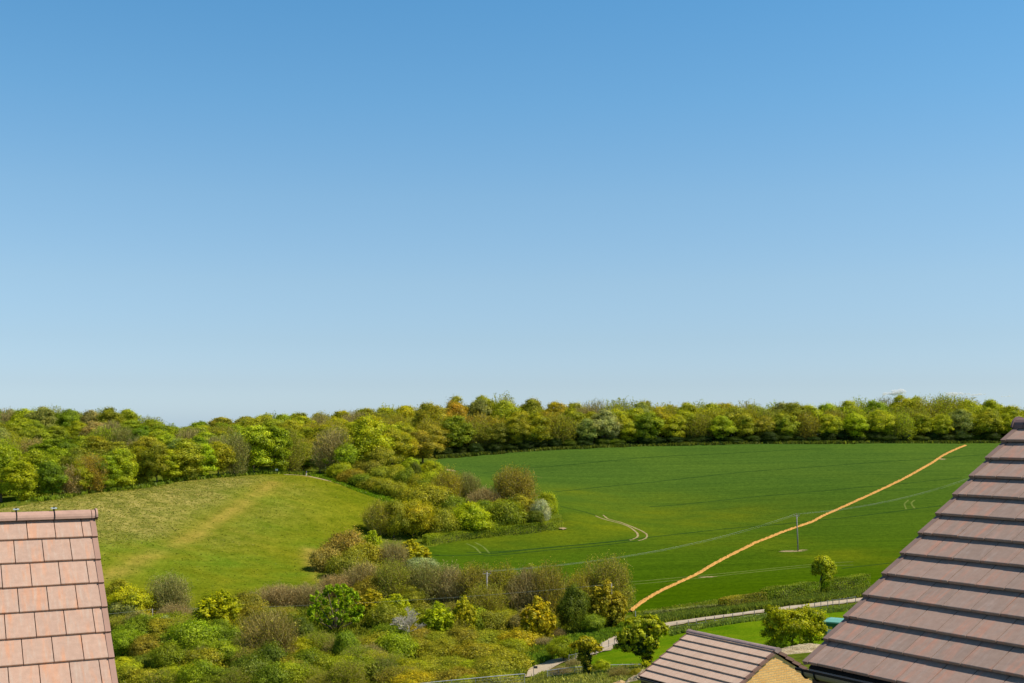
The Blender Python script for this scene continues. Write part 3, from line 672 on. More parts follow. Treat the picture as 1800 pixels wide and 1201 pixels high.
# --- left wood, rows further and further back
top2 = lambda px: float(np.interp(px, [-40,0,60,100,160,210,250,285,300,345,380,420,460,520,560,640,700,760], [714,714,713,711,715,714,722,738,744,738,726,728,724,722,722,712,706,706]))
k2 = 0
lrows = [(375,'second row',13,9.5,12,28), (400,'third row',14,9.5,12,30), (425,'fourth row',14,10,12.5,32), (455,'fifth row',15,10,13,34), (490,'sixth row',15,11,13.5,36), (520,'skyline row',15,11,14,38)]
for D0, rn, _, h0, h1, spx in lrows:
    px = -30 + rnd.uniform(0, 25); k = 0
    while px < 765:
        D = D0 + rnd.uniform(-9, 9)
        if D0 < 380 and px < 260: D -= 45
        elif D0 < 405 and px < 260: D -= 20
        if px > 560: D += 8
        x = (px-900)/F*D; z = hz(x, D)
        if 395 < D < 440 and (70 < px < 160): px += 30; continue
        if px < 260: cl = [('fresh green', 2), ('mid green', 2), ('olive', 2), ('brown-olive', 1.5), ('yellow-green', 1.3), ('silvery green', .8), ('grey-green', 1), ('pinkish brown', .6)]
        elif px < 520: cl = [('olive', 2.5), ('yellow-green', 2), ('mid green', 1.3), ('brown-olive', 1.3), ('golden green', 1), ('grey-green', 1), ('fresh green', 1)]
        else: cl = [('golden green', 2.5), ('yellow-green', 2), ('olive', 2.5), ('brown-olive', 2), ('fresh green', .7)]
        col = pick(cl); kd = pick([('far', 5), ('tall', 1.5), ('thin', 2), ('bare', .8 if D0 > 450 else .4)])
        if kd == 'bare': col = 'pinkish brown' if px < 200 else 'grey-brown'
        H = rnd.uniform(h0, h1); want = (HZ - top2(px) + rnd.uniform(-5, 1)) / F * D + CZ - z
        H = max(7.5, min(H if D0 < 480 else 17, want))
        W = rnd.uniform(.95, 1.25) * min(H, 12.5)
        q = 'nearly bare ' if kd == 'bare' else ('thin-leaved ' if kd == 'thin' else '')
        if k < len(ORD): plant(kd, (x, D, z), H, W, tone(col, .35, (.33, .39, .02) if px < 500 else (.40, .38, .022), 1.02), f'{q}{col} tree, {ORD[k]} from left, {rn} of the left wood', 'tree', 'trees of the left wood')
        px += spx * rnd.uniform(.8, 1.25); k += 1
# --- spinney between meadow and wheat, and the slope hedge
SP = [
 ('far', 640, 832, 92, 92, 'yellow-green', 'big rounded yellow-green tree at the top of the spinney'), ('far', 690, 822, 70, 70, 'golden green', 'golden green tree at the top of the spinney beside the wheat corner'),
 ('far', 606, 836, 58, 50, 'fresh green', 'small fresh green tree where the spinney meets the left wood'), ('far', 668, 838, 55, 60, 'olive', 'olive tree beneath the big rounded tree of the spinney'),
 ('far', 728, 812, 46, 50, 'olive', 'short olive tree at the upper wheat corner'),
 ('bush', 757, 842, 30, 46, 'bright yellow-green', 'bright yellow dome-shaped bush at the upper end of the spinney'), ('bush', 728, 846, 32, 28, 'deep green', 'dark bush just left of the bright yellow dome bush'),
 ('bush', 722, 858, 22, 32, 'silvery green', 'silvery bush under the dark bush of the spinney'), ('bush', 700, 852, 34, 40, 'golden green', 'golden bush left of the silvery bush of the spinney'),
 ('bush', 722, 828, 22, 30, 'bright yellow-green', 'small bright yellow bush at the very top of the spinney'), ('bush', 757, 872, 42, 60, 'yellow-green', 'yellow-green bush under the bright yellow dome bush'),
 ('twiggy', 786, 890, 66, 60, 'olive', 'olive half-leaved tree in the middle of the spinney'), ('twiggy', 818, 888, 58, 54, 'grey-green', 'greyish half-leaved tree beside a gap onto the wheat'),
 ('shrub', 752, 895, 44, 84, 'olive', 'wide olive shrub at the lower end of the slope hedge'), ('shrub', 790, 900, 30, 60, 'mid green', 'low green shrub in the middle of the spinney'),
 ('tan', 852, 898, 42, 60, 'pinkish brown', 'low reddish-brown bare bush left of the round half-bare tree'), ('twiggy', 903, 892, 66, 84, 'brown-olive', 'large round half-bare tree standing above the spinney'),
 ('bush', 902, 896, 30, 40, 'deep green', 'dark bush at the foot of the large round half-bare tree'),
 ('twiggy', 668, 940, 60, 62, 'olive', 'half-bare olive tree at the left end of the lower spinney row'), ('bush', 692, 946, 64, 56, 'olive', 'dark-hearted olive bush in the lower spinney row'),
 ('bush', 726, 944, 64, 74, 'golden green', 'wide golden bush in the lower spinney row'), ('shrub', 774, 944, 46, 56, 'olive', 'soft olive shrub between the golden and the bright bush'),
 ('bush', 828, 940, 54, 78, 'bright yellow-green', 'bright yellow-topped bush in the middle of the lower spinney row'), ('shrub', 862, 938, 24, 40, 'fresh green', 'small fresh green shrub right of the bright yellow-topped bush'),
 ('shrub', 892, 932, 52, 62, 'mid green', 'dull green shrub left of the white-flowering bush'), ('bush', 918, 924, 50, 50, 'olive', 'olive bush behind the white-flowering bush'),
 ('bush', 962, 914, 46, 42, 'bright yellow-green', 'bright yellow bush at the right tip of the spinney'), ('bush', 951, 926, 46, 38, 'white-flowered', 'white-flowering hawthorn at the right end of the lower spinney row'),
 ('bush', 850, 912, 30, 60, 'mid green', 'green bush filling the gap above the bright yellow-topped bush'), ('shrub', 800, 918, 26, 56, 'olive', 'low olive bush above the soft olive shrub'),
 ('bush', 880, 910, 30, 50, 'olive', 'olive bush below the large round half-bare tree'), ('bush', 940, 932, 34, 40, 'deep green', 'dark green bush under the white-flowering hawthorn'),
]
for kd, px, b, h, wd, col, lb in SP:
    plant_px(kd, px, b, h*1.1, wd*1.06, col, lb, 'tree' if 'tree' in lb.split(' ')[:5] else 'bush', 'bushes and trees of the spinney')
i = 0
for t in np.linspace(0, 1, 9):
    x, y = 600 + t*150, 842 + t*52
    for r_, (dx, dy, h) in enumerate([(0, 0, 26), (16, -14, 34)]):
        plant_px('shrub', x + dx + rnd.uniform(-3, 3), y + dy + rnd.uniform(-1, 2), h * rnd.uniform(.9, 1.2), 44, pick([('olive', 4), ('mid green', 2), ('brown-olive', 2), ('yellow-green', 1)]),
                 f'{ORD[i//2]} bush down the slope hedge, in its {"lower" if r_ == 0 else "upper"} line beside the meadow path', 'bush', 'bushes of the slope hedge beside the meadow path'); i += 1
# --- scrub between meadow and lane
SCR = [
 ('shrub', 572, 1004, 46, 60, 'russet', 'russet bush nearest the meadow at the hedge corner'), ('shrub', 606, 985, 52, 76, 'russet', 'wide russet bush above the meadow hedge corner'), ('shrub', 612, 1016, 50, 74, 'brown-olive', 'brown-olive bush low at the meadow hedge corner'),
 ('shrub', 640, 1000, 50, 70, 'olive', 'olive bush between the russet bushes and the upright yellow bush'), ('shrub', 648, 1030, 44, 70, 'brown-olive', 'brownish bush under the upright yellow bush'),
 ('upright', 654, 988, 62, 46, 'bright yellow-green', 'upright bright yellow bush between russet scrub and half-bare trees'), ('bush', 626, 990, 30, 30, 'deep green', 'small dark bush left of the upright yellow bush'),
 ('upright', 722, 996, 50, 76, 'golden green', 'wide golden bush beside the lower hedge of the wheat'), ('tan', 690, 1006, 60, 60, 'grey-brown', 'grey bare bush between the upright yellow and wide golden bushes'),
 ('bush', 738, 1010, 32, 64, 'silvery green', 'silvery-leaved low bush below the wide golden bush'),
 ('tan', 640, 1050, 70, 80, 'grey-brown', 'bare grey tree above the horse chestnut'), ('twiggy', 690, 1062, 78, 80, 'olive', 'half-bare tree above the yellow bushes, left of its tall row'),
 ('twiggy', 745, 1064, 76, 80, 'grey-green', 'half-bare greyish tree above the dead white-stemmed bush'), ('tan', 790, 1068, 84, 84, 'pinkish brown', 'bare brownish tree in the middle of the half-bare thicket'),
 ('twiggy', 838, 1074, 92, 84, 'brown-olive', 'half-bare brown tree just left of the hidden pole'), ('twiggy', 885, 1084, 100, 84, 'olive', 'half-bare tree right of the hidden pole'),
 ('tan', 925, 1090, 100, 80, 'pinkish brown', 'tangled bare brown tree with drooping branches'), ('twiggy', 965, 1092, 104, 78, 'brown-olive', 'tall half-bare tree at the right of the thicket'),
 ('twiggy', 1068, 1080, 104, 104, 'brown-olive', 'large round half-leaved ash at the lower end of the soil strip'), ('twiggy', 1022, 1080, 84, 70, 'olive', 'half-leaved tree behind the golden lane tree'),
 ('bush', 932, 1030, 40, 34, 'fresh green', 'small fresh green crown poking out of the half-bare thicket'),
 ('twiggy', 590, 1052, 46, 70, 'pinkish brown', 'low half-bare bush just above the horse chestnut'), ('tan', 540, 1066, 44, 70, 'pinkish brown', 'pale brown bare bush left above the horse chestnut'),
 ('tan', 490, 1070, 48, 80, 'pinkish brown', 'pale bare bush at the bottom edge of the meadow'), ('tan', 440, 1072, 36, 60, 'grey-brown', 'low pale bare bush right of the open yellow tree'),
 ('bush', 228, 1094, 66, 86, 'bright yellow-green', 'bright yellow rounded bush beside the left roof'), ('bush', 212, 1072, 56, 56, 'olive', 'olive bush behind the bright rounded bush beside the left roof'),
 ('twiggy', 297, 1086, 78, 86, 'grey-green', 'tall grey half-bare bush above the telephone pole'), ('tan', 307, 1106, 50, 66, 'pinkish brown', 'pinkish bare dome bush right of the telephone pole'),
 ('upright', 385, 1112, 82, 92, 'bright yellow-green', 'open yellow-leaved tree below the meadow'), ('bush', 290, 1120, 38, 42, 'silvery green', 'silvery bush below the telephone pole'),
 ('bush', 246, 1128, 50, 56, 'mid green', 'mid green bush below the bright rounded bush'), ('bush', 338, 1158, 72, 92, 'fresh green', 'large domed green bush in the left thicket'),
 ('bush', 388, 1148, 60, 76, 'mid green', 'green bush left of the fan-shaped bare shrub'), ('tan', 355, 1176, 44, 46, 'grey-brown', 'small dark bare bush under the large domed green bush'),
 ('tan', 474, 1166, 104, 112, 'brown-olive', 'fan-shaped reddish bare shrub left of the horse chestnut'), ('bush', 478, 1178, 20, 58, 'white-flowered', 'low white-flowering bush under the fan-shaped bare shrub'),
 ('bush', 412, 1170, 20, 34, 'bright yellow-green', 'small bright yellow bush left below the fan-shaped shrub'), ('bush', 374, 1196, 24, 44, 'bright yellow-green', 'small bright yellow bush at the bottom edge of the picture'),
 ('upright', 652, 1090, 58, 70, 'golden green', 'golden bush right of the horse chestnut'), ('upright', 695, 1094, 56, 64, 'bright yellow-green', 'bright yellow bush above the dead white-stemmed bush'),
 ('upright', 772, 1118, 66, 64, 'bright yellow-green', 'bright yellow upright bush right of the dead white-stemmed bush'), ('upright', 816, 1116, 72, 52, 'yellow-green', 'tall yellow-green upright bush, second right of the white-stemmed bush'),
 ('upright', 735, 1108, 44, 44, 'olive', 'olive bush directly behind the dead white-stemmed bush'),
 ('bush', 606, 1168, 62, 54, 'mid green', 'dark leafy green bush below the horse chestnut'), ('tan', 650, 1172, 44, 60, 'grey-brown', 'brown-grey bare bush right of the dark leafy bush'),
 ('bush', 650, 1182, 26, 36, 'deep green', 'small dark bush beneath the brown-grey bare bush'), ('bush', 672, 1132, 30, 44, 'fresh green', 'small fresh green bush at the foot of the white-stemmed bush'),
 ('tan', 700, 1185, 24, 60, 'russet', 'low russet bramble bush right of the small dark bush'), ('shrub', 545, 1178, 34, 70, 'brown-olive', 'brownish low bush left of the dark leafy bush'),
 ('upright', 945, 1128, 84, 72, 'golden green', 'tall golden bush left of the dead brambles by the lane'), ('bush', 1008, 1118, 92, 62, 'deep green', 'dark shaded tree left of the golden lane tree'),
 ('upright', 1066, 1108, 92, 84, (.38, .32, .03), 'golden lane tree hanging over the bend of the lane'), ('bush', 1040, 1116, 40, 54, 'mid green', 'green bush under the golden lane tree'),
 ('tan', 978, 1124, 24, 36, 'pinkish brown', 'upper clump of dead pinkish brambles by the lane'), ('tan', 958, 1140, 22, 40, 'pinkish brown', 'lower clump of dead pinkish brambles by the lane'),
 ('bush', 990, 1162, 44, 62, 'fresh green', 'green bush between the lane and the small fence tree'), ('bush', 1058, 1184, 26, 34, 'bright yellow-green', 'small yellow bush right of the small fence tree'),
 ('twiggy', 853, 1100, 82, 74, 'olive', 'half-bare olive tree standing in front of the hidden pole'), ('tan', 1090, 1196, 26, 46, 'brown-olive', 'brownish weedy bush behind the fence left of the garage'), ('bush', 1120, 1194, 20, 30, 'olive', 'small olive bush behind the fence close to the garage eave'), ('tan', 985, 1192, 24, 44, 'pinkish brown', 'pale weedy bush at the lane end beside the site fence'),
 ('tan', 1010, 1178, 22, 40, 'grey-brown', 'brown weedy bush left of the small fence tree'), ('bush', 1096, 1110, 18, 26, 'mid green', 'low green bush at the lane bend under the ash'),
 ('shrub', 1082, 1094, 20, 40, 'grey-green', 'grey-green shrub at the lower end of the soil strip'),
]
for kd, px, b, h, wd, col, lb in SCR:
    plant_px(kd, px, b, h, wd, col, lb, 'tree' if ('tree' in lb.split(' ')[:6] or 'ash' in lb) else 'bush', 'bushes and trees of the valley scrub')
# low filler scrub, row by row
frow = [(1062,'topmost',600,960,24),(1092,'second',215,960,24),(1112,'third',205,930,26),(1134,'fourth',205,925,27),(1158,'fifth',205,915,28),(1184,'sixth',205,905,30),(1212,'lowest',205,880,32)]
for y, rn, x0, x1, h in frow:
    x = x0 + rnd.uniform(0, 20); k = 0
    while x < x1 and k < len(ORD):
        yy = y + rnd.uniform(-6, 6)
        if x > 720 and y > 1120: cl = [('olive', 4), ('yellow-green', 1.2), ('golden green', 1.2), ('brown-olive', 2)]; kd = 'shrub'; hh = h * rnd.uniform(.85, 1.35)
        else: cl = [('fresh green', 3), ('mid green', 3), ('olive', 2), ('yellow-green', 1.2), ('brown-olive', 1.4), ('deep green', .8), ('grey-brown', .6), ('bright yellow-green', .25)]; kd = pick([('shrub', 4), ('bush', 2.5), ('twiggy', 3), ('tan', .8)]); hh = h * rnd.uniform(1.1, 2.0)
        if y < 1100: cl = [('olive', 2), ('brown-olive', 2), ('grey-green', 1), ('fresh green', 1)]
        col = pick(cl)
        if (x + 20 < 925 or y < 1150) and not (530 < x < 650 and 1085 < yy < 1150):
            plant_px(kd, x, yy, hh, h * rnd.uniform(2.1, 2.9), col, f'low {col} bush, {ORD[k]} from left, {rn} row of the valley thicket', 'bush', 'low bushes of the valley thicket')
        x += rnd.uniform(26, 40); k += 1

# --- special plants
def special(name, px, base, hpx, wpx, lob, col, label, tr, nleaf=16000, size=.18, sig=.16, nclump=420, cat='tree', up=-.5, stretch=1.3, trunkmat=None, D=None, deep=.1, ivy_shade=None):
    """lobes given in fractions of height (z) and width (x, y)"""
    p = gp(px, base); s = p.y / F; H, W = hpx * s, wpx * s
    L = [(a*W, b*W, c*H, d*W, d*W*1.0, e*H) for a, b, c, d, e in lob]
    e = empty(name, (p.x, p.y, p.z - .05)); tag(e, label, cat)
    c = link('crown', foliage_mesh('crown', L, nclump, nleaf, size, sig, up, stretch), e); c.color = rgba(COLS[col] if isinstance(col, str) else col)
    m = MB()
    for pts, rr in tr: m.tube([(a*W, b*W, c_*H) for a, b, c_ in pts], rr, 7)
    m.build('trunk', trunkmat or BARK, e, True)
    if ivy_shade:
        c2 = link('ivy_shade', foliage_mesh('ivy_shade', [(a*W, b*W, c_*H, d*W, d*W, e_*H) for a, b, c_, d, e_ in ivy_shade], 260, 6500, size*.75, sig*.9, -.9, 1.2), e); c2.color = (.045, .075, .012, 1)  # trunk ivy; its dark lobes also paint the crown's shaded lower part
    return e
# T-shaped lane tree
special('lane_tree', 1128, 1180, 100, 88, [(.12,0,.86,.24,.12),(-.12,.05,.82,.22,.12),(.36,0,.74,.16,.14),(-.3,-.05,.62,.2,.15),(-.42,0,.46,.13,.12),(.0,-.1,.62,.26,.16),(.2,.1,.62,.2,.14),(.0,.15,.5,.2,.14),(-.2,0,.44,.18,.12),(.12,0,.36,.12,.14),(.22,-.05,.46,.12,.1),(.1,-.08,.2,.09,.14)],
        'yellow-green', 'bushy flat-topped tree leaning over the lane left of the garage', [([(.08,0,-.05),(.07,0,.3),(.0,0,.6)], [.3,.24,.1]), ([(.2,0,-.05),(.17,.02,.3),(.15,0,.6)], [.16,.12,.06]), ([(.04,0,.35),(-.2,0,.5),(-.38,0,.5)], [.15,.1,.04])], 15000, .22, .13, 330, ivy_shade=[(-.22,-.02,.50,.17,.15),(-.05,-.05,.42,.15,.14),(-.36,0,.44,.10,.1),(.0,-.05,.58,.2,.12),(.1,0,.28,.08,.2),(.1,0,.12,.07,.14),(.2,0,.5,.12,.1)])
special('fence_tree', 1030, 1190, 74, 58, [(0,0,.82,.28,.13),(-.25,0,.74,.2,.1),(.3,.05,.7,.18,.1),(.05,.1,.66,.25,.12),(-.08,0,.5,.16,.13),(.0,0,.34,.13,.14),(.04,0,.18,.11,.12)],
        'golden green', 'small ivied tree with yellow crown behind the site fence', [([(.03,0,-.05),(.0,0,.4),(-.02,0,.75)], [.22,.18,.06]), ([(0,0,.4),(.2,0,.68)], [.1,.04]), ([(0,0,.4),(-.22,0,.7)], [.1,.04])], 8500, .18, .11, 240, ivy_shade=[(.02,0,.42,.13,.16),(.03,0,.2,.1,.2),(-.05,0,.58,.15,.09)])
special('round_tree', 1447, 1046, 70, 48, [(0,0,.74,.38,.24),(.2,0,.62,.26,.16),(-.15,.1,.62,.28,.17),(.1,-.1,.5,.2,.12),(-.05,0,.88,.24,.1)],
        'yellow-green', 'lone round yellow-green tree growing out of the field hedge', [([(-.1,0,-.05),(-.12,0,.25),(0,0,.7)], [.3,.24,.08]), ([(-.1,0,.2),(.15,0,.6)], [.12,.05])], 11000, .22, .2, 260)
bl = [(0, 0, .40, .34, .36), (.14, 0, .66, .28, .24), (-.14, 0, .64, .26, .24), (0, -.08, .76, .24, .16)]
for k_ in range(34):
    a_ = rnd.uniform(0, 6.28); zz_ = rnd.uniform(.12, .88); rr_ = .40 * math.sin(min(1, .25 + zz_*.95)*math.pi*.62) * rnd.uniform(.8, 1.0)
    bl.append((math.cos(a_)*rr_ + .05*(zz_-.3), math.sin(a_)*rr_, zz_, rnd.uniform(.09, .14), rnd.uniform(.07, .12)))
bl += [(.42, -.05, .76, .08, .07)]
special('big_bush', 1392, 1156, 92, 112, bl, (.42, .42, .015), 'large dense yellow-green bush behind the garage ridge', [([(0,0,-.05),(0,0,.5)], [.2,.1])], 24000, .17, .16, 620, cat='bush', up=-.6)
# horse chestnut: many upright leafy candles over a dark open heart
pch = gp(590, 1112); s = pch.y / F; H, W = 90*s, 108*s; lob = []
for _ in range(150):
    a = rnd.uniform(0, 6.28); b_ = math.acos(rnd.uniform(-.5, 1)); rr = rnd.uniform(.86, 1)
    lob.append((math.cos(a)*math.sin(b_)*W*.46*rr, math.sin(a)*math.sin(b_)*W*.46*rr, H*.45 + math.cos(b_)*H*.48*rr, .22, .22, .42))
e = empty('horse_chestnut', (pch.x, pch.y, pch.z)); tag(e, 'bright green rounded horse chestnut with upright leafy shoots in the thicket', 'tree')
c = link('crown', foliage_mesh('crown', lob, 900, 12000, .26, .10, up=-.9, stretch=1.2), e); c.color = (.30, .42, .012, 1)
mtr = MB()
for _ in range(16):
    l = rnd.choice(lob); mtr.tube([(0, 0, -.1), (l[0]*.3, l[1]*.3, l[2]*.4), (l[0]*.9, l[1]*.9, l[2]*.95)], [.12, .09, .03], 5)
mtr.build('trunk', BARK, e, True)
# dead white-stemmed bush
pw_ = gp(711, 1136); s = pw_.y / F; e = empty('bare_bush', (pw_.x, pw_.y + -.6, pw_.z)); tag(e, 'dead bush of bare whitish branches among the yellow bushes', 'bush')
link('crown', twig_mesh('crown', 60*s, 66*s, 5, .17, .5, 0, .1, .022, PALETWIG, 1, (3, 4), .28), e); MB().tube([(0,0,-.3),(0,0,1.0)], [.2,.15], 7).build('stem', PALETWIG, e, True)
# young staked tree and white board on the brow
ps = gp(572, 836); e = empty('sapling', ps); tag(e, 'slim pale-stemmed young tree at the top of the meadow path', 'tree')
c = link('crown', foliage_mesh('crown', [(0,0,4.2,.8,.8,.6),(.3,0,3.7,.7,.7,.4)], 40, 500, .25, .25), e); c.color = rgba(COLS['fresh green'])
MB().tube([(0,0,-.2),(.05,0,2),(0,0,4)], [.1,.08,.05], 6).build('trunk', PALEBARK, e, True)

# ------------------------------------------------------------------ hedges
def hedge(ppx, h, wd, col, label, dens=70, size=.16, light_block_core=None):
    pts = catmull([tuple(gp(*p)[:2]) + (0,) for p in ppx], .5); n = len(pts); L = sum((pts[i+1]-pts[i]).length for i in range(n-1)); N = int(L*dens*1.7*(h*2+wd))
    o = pts[n//2]; A = np.array([(p.x, p.y) for p in pts]); T = np.gradient(A, axis=0); T /= np.linalg.norm(T, axis=1, keepdims=True); S = np.stack([-T[:, 1], T[:, 0]], -1)
    k = rng.integers(0, n, N); f = rng.random(N); per = 2*h + wd; q = f*per; side = np.where(q < h, -1, np.where(q < 2*h, 1, 0))
    u = np.where(side == 0, (q-2*h)/wd*2-1, side) * wd/2; z = np.where(side == 0, h, np.where(side == -1, q, q-h))
    bulge = 1 + .18*np.sin(k*.21 + np.sin(k*.07)*2) + .1*np.sin(k*.53); z = z * (1 + .10*np.sin(k*.13) + .05*np.sin(k*.41)); u = u * bulge
    dpt = np.abs(rng.normal(size=N)) * .12; u = u * (1 - dpt*.4); z = z - dpt*(side == 0)
    p = A[k] + S[k]*u[:, None] + T[k]*rng.uniform(-.3, .3, (N, 1)); zz = hgt(p[:, 0], p[:, 1])
    P3 = np.c_[p[:, 0], p[:, 1], zz + z + rng.normal(size=N)*.05]; nr = np.c_[S[k]*side[:, None], (side == 0)*1.0 + .2]
    ti = .5 + .3*np.sin(k*.35)*np.cos(z*3) + rng.normal(size=N)*.25
    V, Fc, TT = leaves(P3, nr, size, np.clip(ti, 0, 1), 1.5); ctr = np.array([o.x, o.y, hz(o.x, o.y)])
    e = empty('hedge', ctr); tag(e, label, 'hedge')
    c = link('foliage', mesh_np('foliage', V - ctr, Fc, [LEAF], attrs={'tint': TT}), e); c.color = rgba(tone(col, .3, (.28, .29, .03), 1.0))
    m = MB(); i = 0
    cv = []
    for i in range(5, n-5, 2):
        z0 = hz(A[i, 0], A[i, 1]) - .2; a = A[i] + S[i]*wd*.27; b = A[i] - S[i]*wd*.27
        cv += [(a[0], a[1], z0), (b[0], b[1], z0), (b[0], b[1], z0+h*.8), (a[0], a[1], z0+h*.8)]
    fs = []
    for j in range(len(cv)//4-1):
        for q_ in range(4): fs.append((4*j+q_, 4*j+(q_+1) % 4, 4*j+4+(q_+1) % 4, 4*j+4+q_))
    fs += [(0, 1, 2, 3), tuple(len(cv)-4+q_ for q_ in (3, 2, 1, 0))]
    link('light_block_core', mesh_np('light_block_core', np.array(cv) - ctr, fs, [BARK]), e); return e  # unseen solid core, added inside the hedge to block light passing through
hedge([(748,958),(790,952),(830,947),(868,943)], 2.1, 1.7, 'fresh green', 'clipped green hedge under the bright yellow-topped bush, left length')
hedge([(870,943),(910,939),(950,934),(985,927)], 2.3, 1.8, 'fresh green', 'clipped hedge under the white-flowering hawthorn, right length')
hedge([(1272,1074),(1300,1069),(1342,1064)], 2.1, 2.0, 'brown-olive', 'brownish clipped hedge length along the wheat, its left one')
hedge([(1345,1063),(1385,1057),(1432,1050)], 2.7, 2.2, 'mid green', 'olive clipped hedge length left of the lone round tree')
hedge([(1452,1048),(1490,1042),(1521,1038)], 2.8, 2.4, 'mid green', 'clipped hedge length right of the lone round tree')
hedge([(1140,1088),(1180,1083),(1225,1078),(1268,1073)], 1.1, 2.2, 'grey-green', 'low ragged grey-green hedge along the lane', 55, .2)
# rough hedge bottom of the long wood
# ------------------------------------------------------------------ uncountable vegetation
def tufts(name, region, n, hmin, hmax, cols, label, blades=5, spread=.25, dens=None, wd=.06):
    """grass and weeds scattered inside an outline, one object"""
    A = np.array([tuple(gp(*p)[:2]) if len(p) == 2 else p[:2] for p in region]); lo, hi = A.min(0), A.max(0); out = np.zeros((0, 2)); B = np.roll(A, -1, 0)
    while len(out) < n:
        q = rng.uniform(lo, hi, (n*2, 2)); ins = np.zeros(len(q), bool)
        for (x0, y0), (x1, y1) in zip(A, B):
            if y0 == y1: continue
            ins ^= ((y0 > q[:, 1]) != (y1 > q[:, 1])) & (q[:, 0] < (x1-x0)*(q[:, 1]-y0)/(y1-y0)+x0)
        q = q[ins]
        if dens: q = q[rng.random(len(q)) < dens(q[:, 0], q[:, 1])]
        out = np.r_[out, q]
    q = out[:n]; z = hgt(q[:, 0], q[:, 1]) + .08; k = np.repeat(np.arange(n), blades); N = len(k); h = rng.uniform(hmin, hmax, n)[k] * rng.uniform(.6, 1.1, N)
    b = np.c_[q[k] + rng.normal(size=(N, 2))*spread*.5, z[k]]; a = rng.uniform(0, 6.28, N); lean = rng.uniform(.1, .7, N)*h; ww = wd*rng.uniform(.6, 1.4, N)*(1+h)
    sx = np.c_[-np.sin(a)*ww, np.cos(a)*ww, np.zeros(N)]; tip = b + np.c_[np.cos(a)*lean, np.sin(a)*lean, h]; mid = b + np.c_[np.cos(a)*lean*.3, np.sin(a)*lean*.3, h*.6]
    V = np.stack([b - sx*.7, b + sx*.7, mid + sx, tip, mid - sx], 1).reshape(-1, 3)
    o = link(name, mesh_np(name, V, np.arange(5*N).reshape(-1, 5), [LEAF], attrs={'tint': np.repeat(rng.random(n)[k], 5)})); o.color = rgba(cols); tag(o, label, kind='stuff'); return o
tufts('meadow_grass', mead_px, 15000, .04, .16, (.24, .26, .02), 'tufted meadow grass', 4, .35, lambda x, y: .25 + .75*f_dry(x, y), .09)
tufts('dry_grass', mead_px, 4500, .08, .24, (.36, .33, .08), 'pale dry tufts of the upper meadow', 4, .4, lambda x, y: np.clip(f_dry(x, y)-.1, 0, 1), .07)
tufts('verge_weeds', [(1128,1088),(1200,1078),(1268,1074),(1345,1063),(1440,1050),(1530,1038),(1535,1050),(1460,1058),(1380,1067),(1300,1077),(1230,1086),(1180,1094),(1120,1108)], 15000, .3, 1.0, (.22, .27, .045), 'nettles and long grass between the hedge and the lane', 5, .35)
tufts('paddock_edge_grass', [(1180,1108),(1240,1098),(1320,1088),(1400,1080),(1520,1066),(1520,1072),(1400,1086),(1300,1097),(1240,1106),(1180,1120)], 2500, .2, .6, (.25, .31, .06), 'long grass under the wooden fence by the lane', 5, .3)
tufts('lane_bank_weeds', [(1000,1125),(1060,1105),(1110,1095),(1130,1092),(1115,1108),(1070,1124),(1040,1140),(990,1152),(940,1172),(900,1185),(905,1160),(950,1140)], 9000, .3, .9, (.22, .32, .03), 'weeds on the bank above the lane bend', 5, .35)
tufts('site_weeds', [(735,1215),(930,1200),(1000,1175),(1060,1180),(1140,1172),(1180,1190),(1160,1215),(1000,1240),(800,1260)], 16000, .12, .55, (.33, .33, .07), 'rough weeds along the site fence', 5, .35)
tufts('wheat_edge_grass', [(1113,1079),(1200,1066),(1300,1054),(1400,1043),(1520,1028),(1520,1036),(1400,1052),(1300,1064),(1200,1076),(1120,1086)], 4500, .2, .6, (.3, .34, .04), 'grass strip along the lower edge of the wheat', 4, .3)
ey = [(x, float(edge_y(x)) + .6) for x in range(770, 1840, 60)]
tufts('wood_edge_undergrowth', ey + [(x, y - 3.4) for x, y in reversed(ey)], 13000, .3, 1.3, (.17, .20, .035), 'undergrowth along the foot of the long wood', 5, .7, lambda x, y: np.clip(.45 + .6*wig(x, y, .12), .08, 1), .13)
tufts('thicket_undergrowth', [(200,1075),(560,1075),(620,1015),(760,1010),(1000,1088),(990,1120),(930,1170),(880,1215),(205,1215)], 34000, .3, 1.1, (.28, .30, .03), 'undergrowth among the valley thicket', 5, .45, None, .07)
tufts('brow_undergrowth', [(-60,901),(40,886),(150,867),(300,847),(400,837),(470,832.5),(545,833),(560,836),(400,840),(300,851),(150,871),(-60,906)], 5000, .4, 1.2, (.25, .31, .03), 'undergrowth under the trees on the brow', 5, .5, None, .10)
tufts('path_verge_grass', [(545,834),(600,846),(660,866),(735,893),(700,898),(660,876),(600,854),(548,838)], 5000, .15, .5, (.22, .34, .01), 'bright grass verge between the meadow path and the slope hedge', 4, .3)

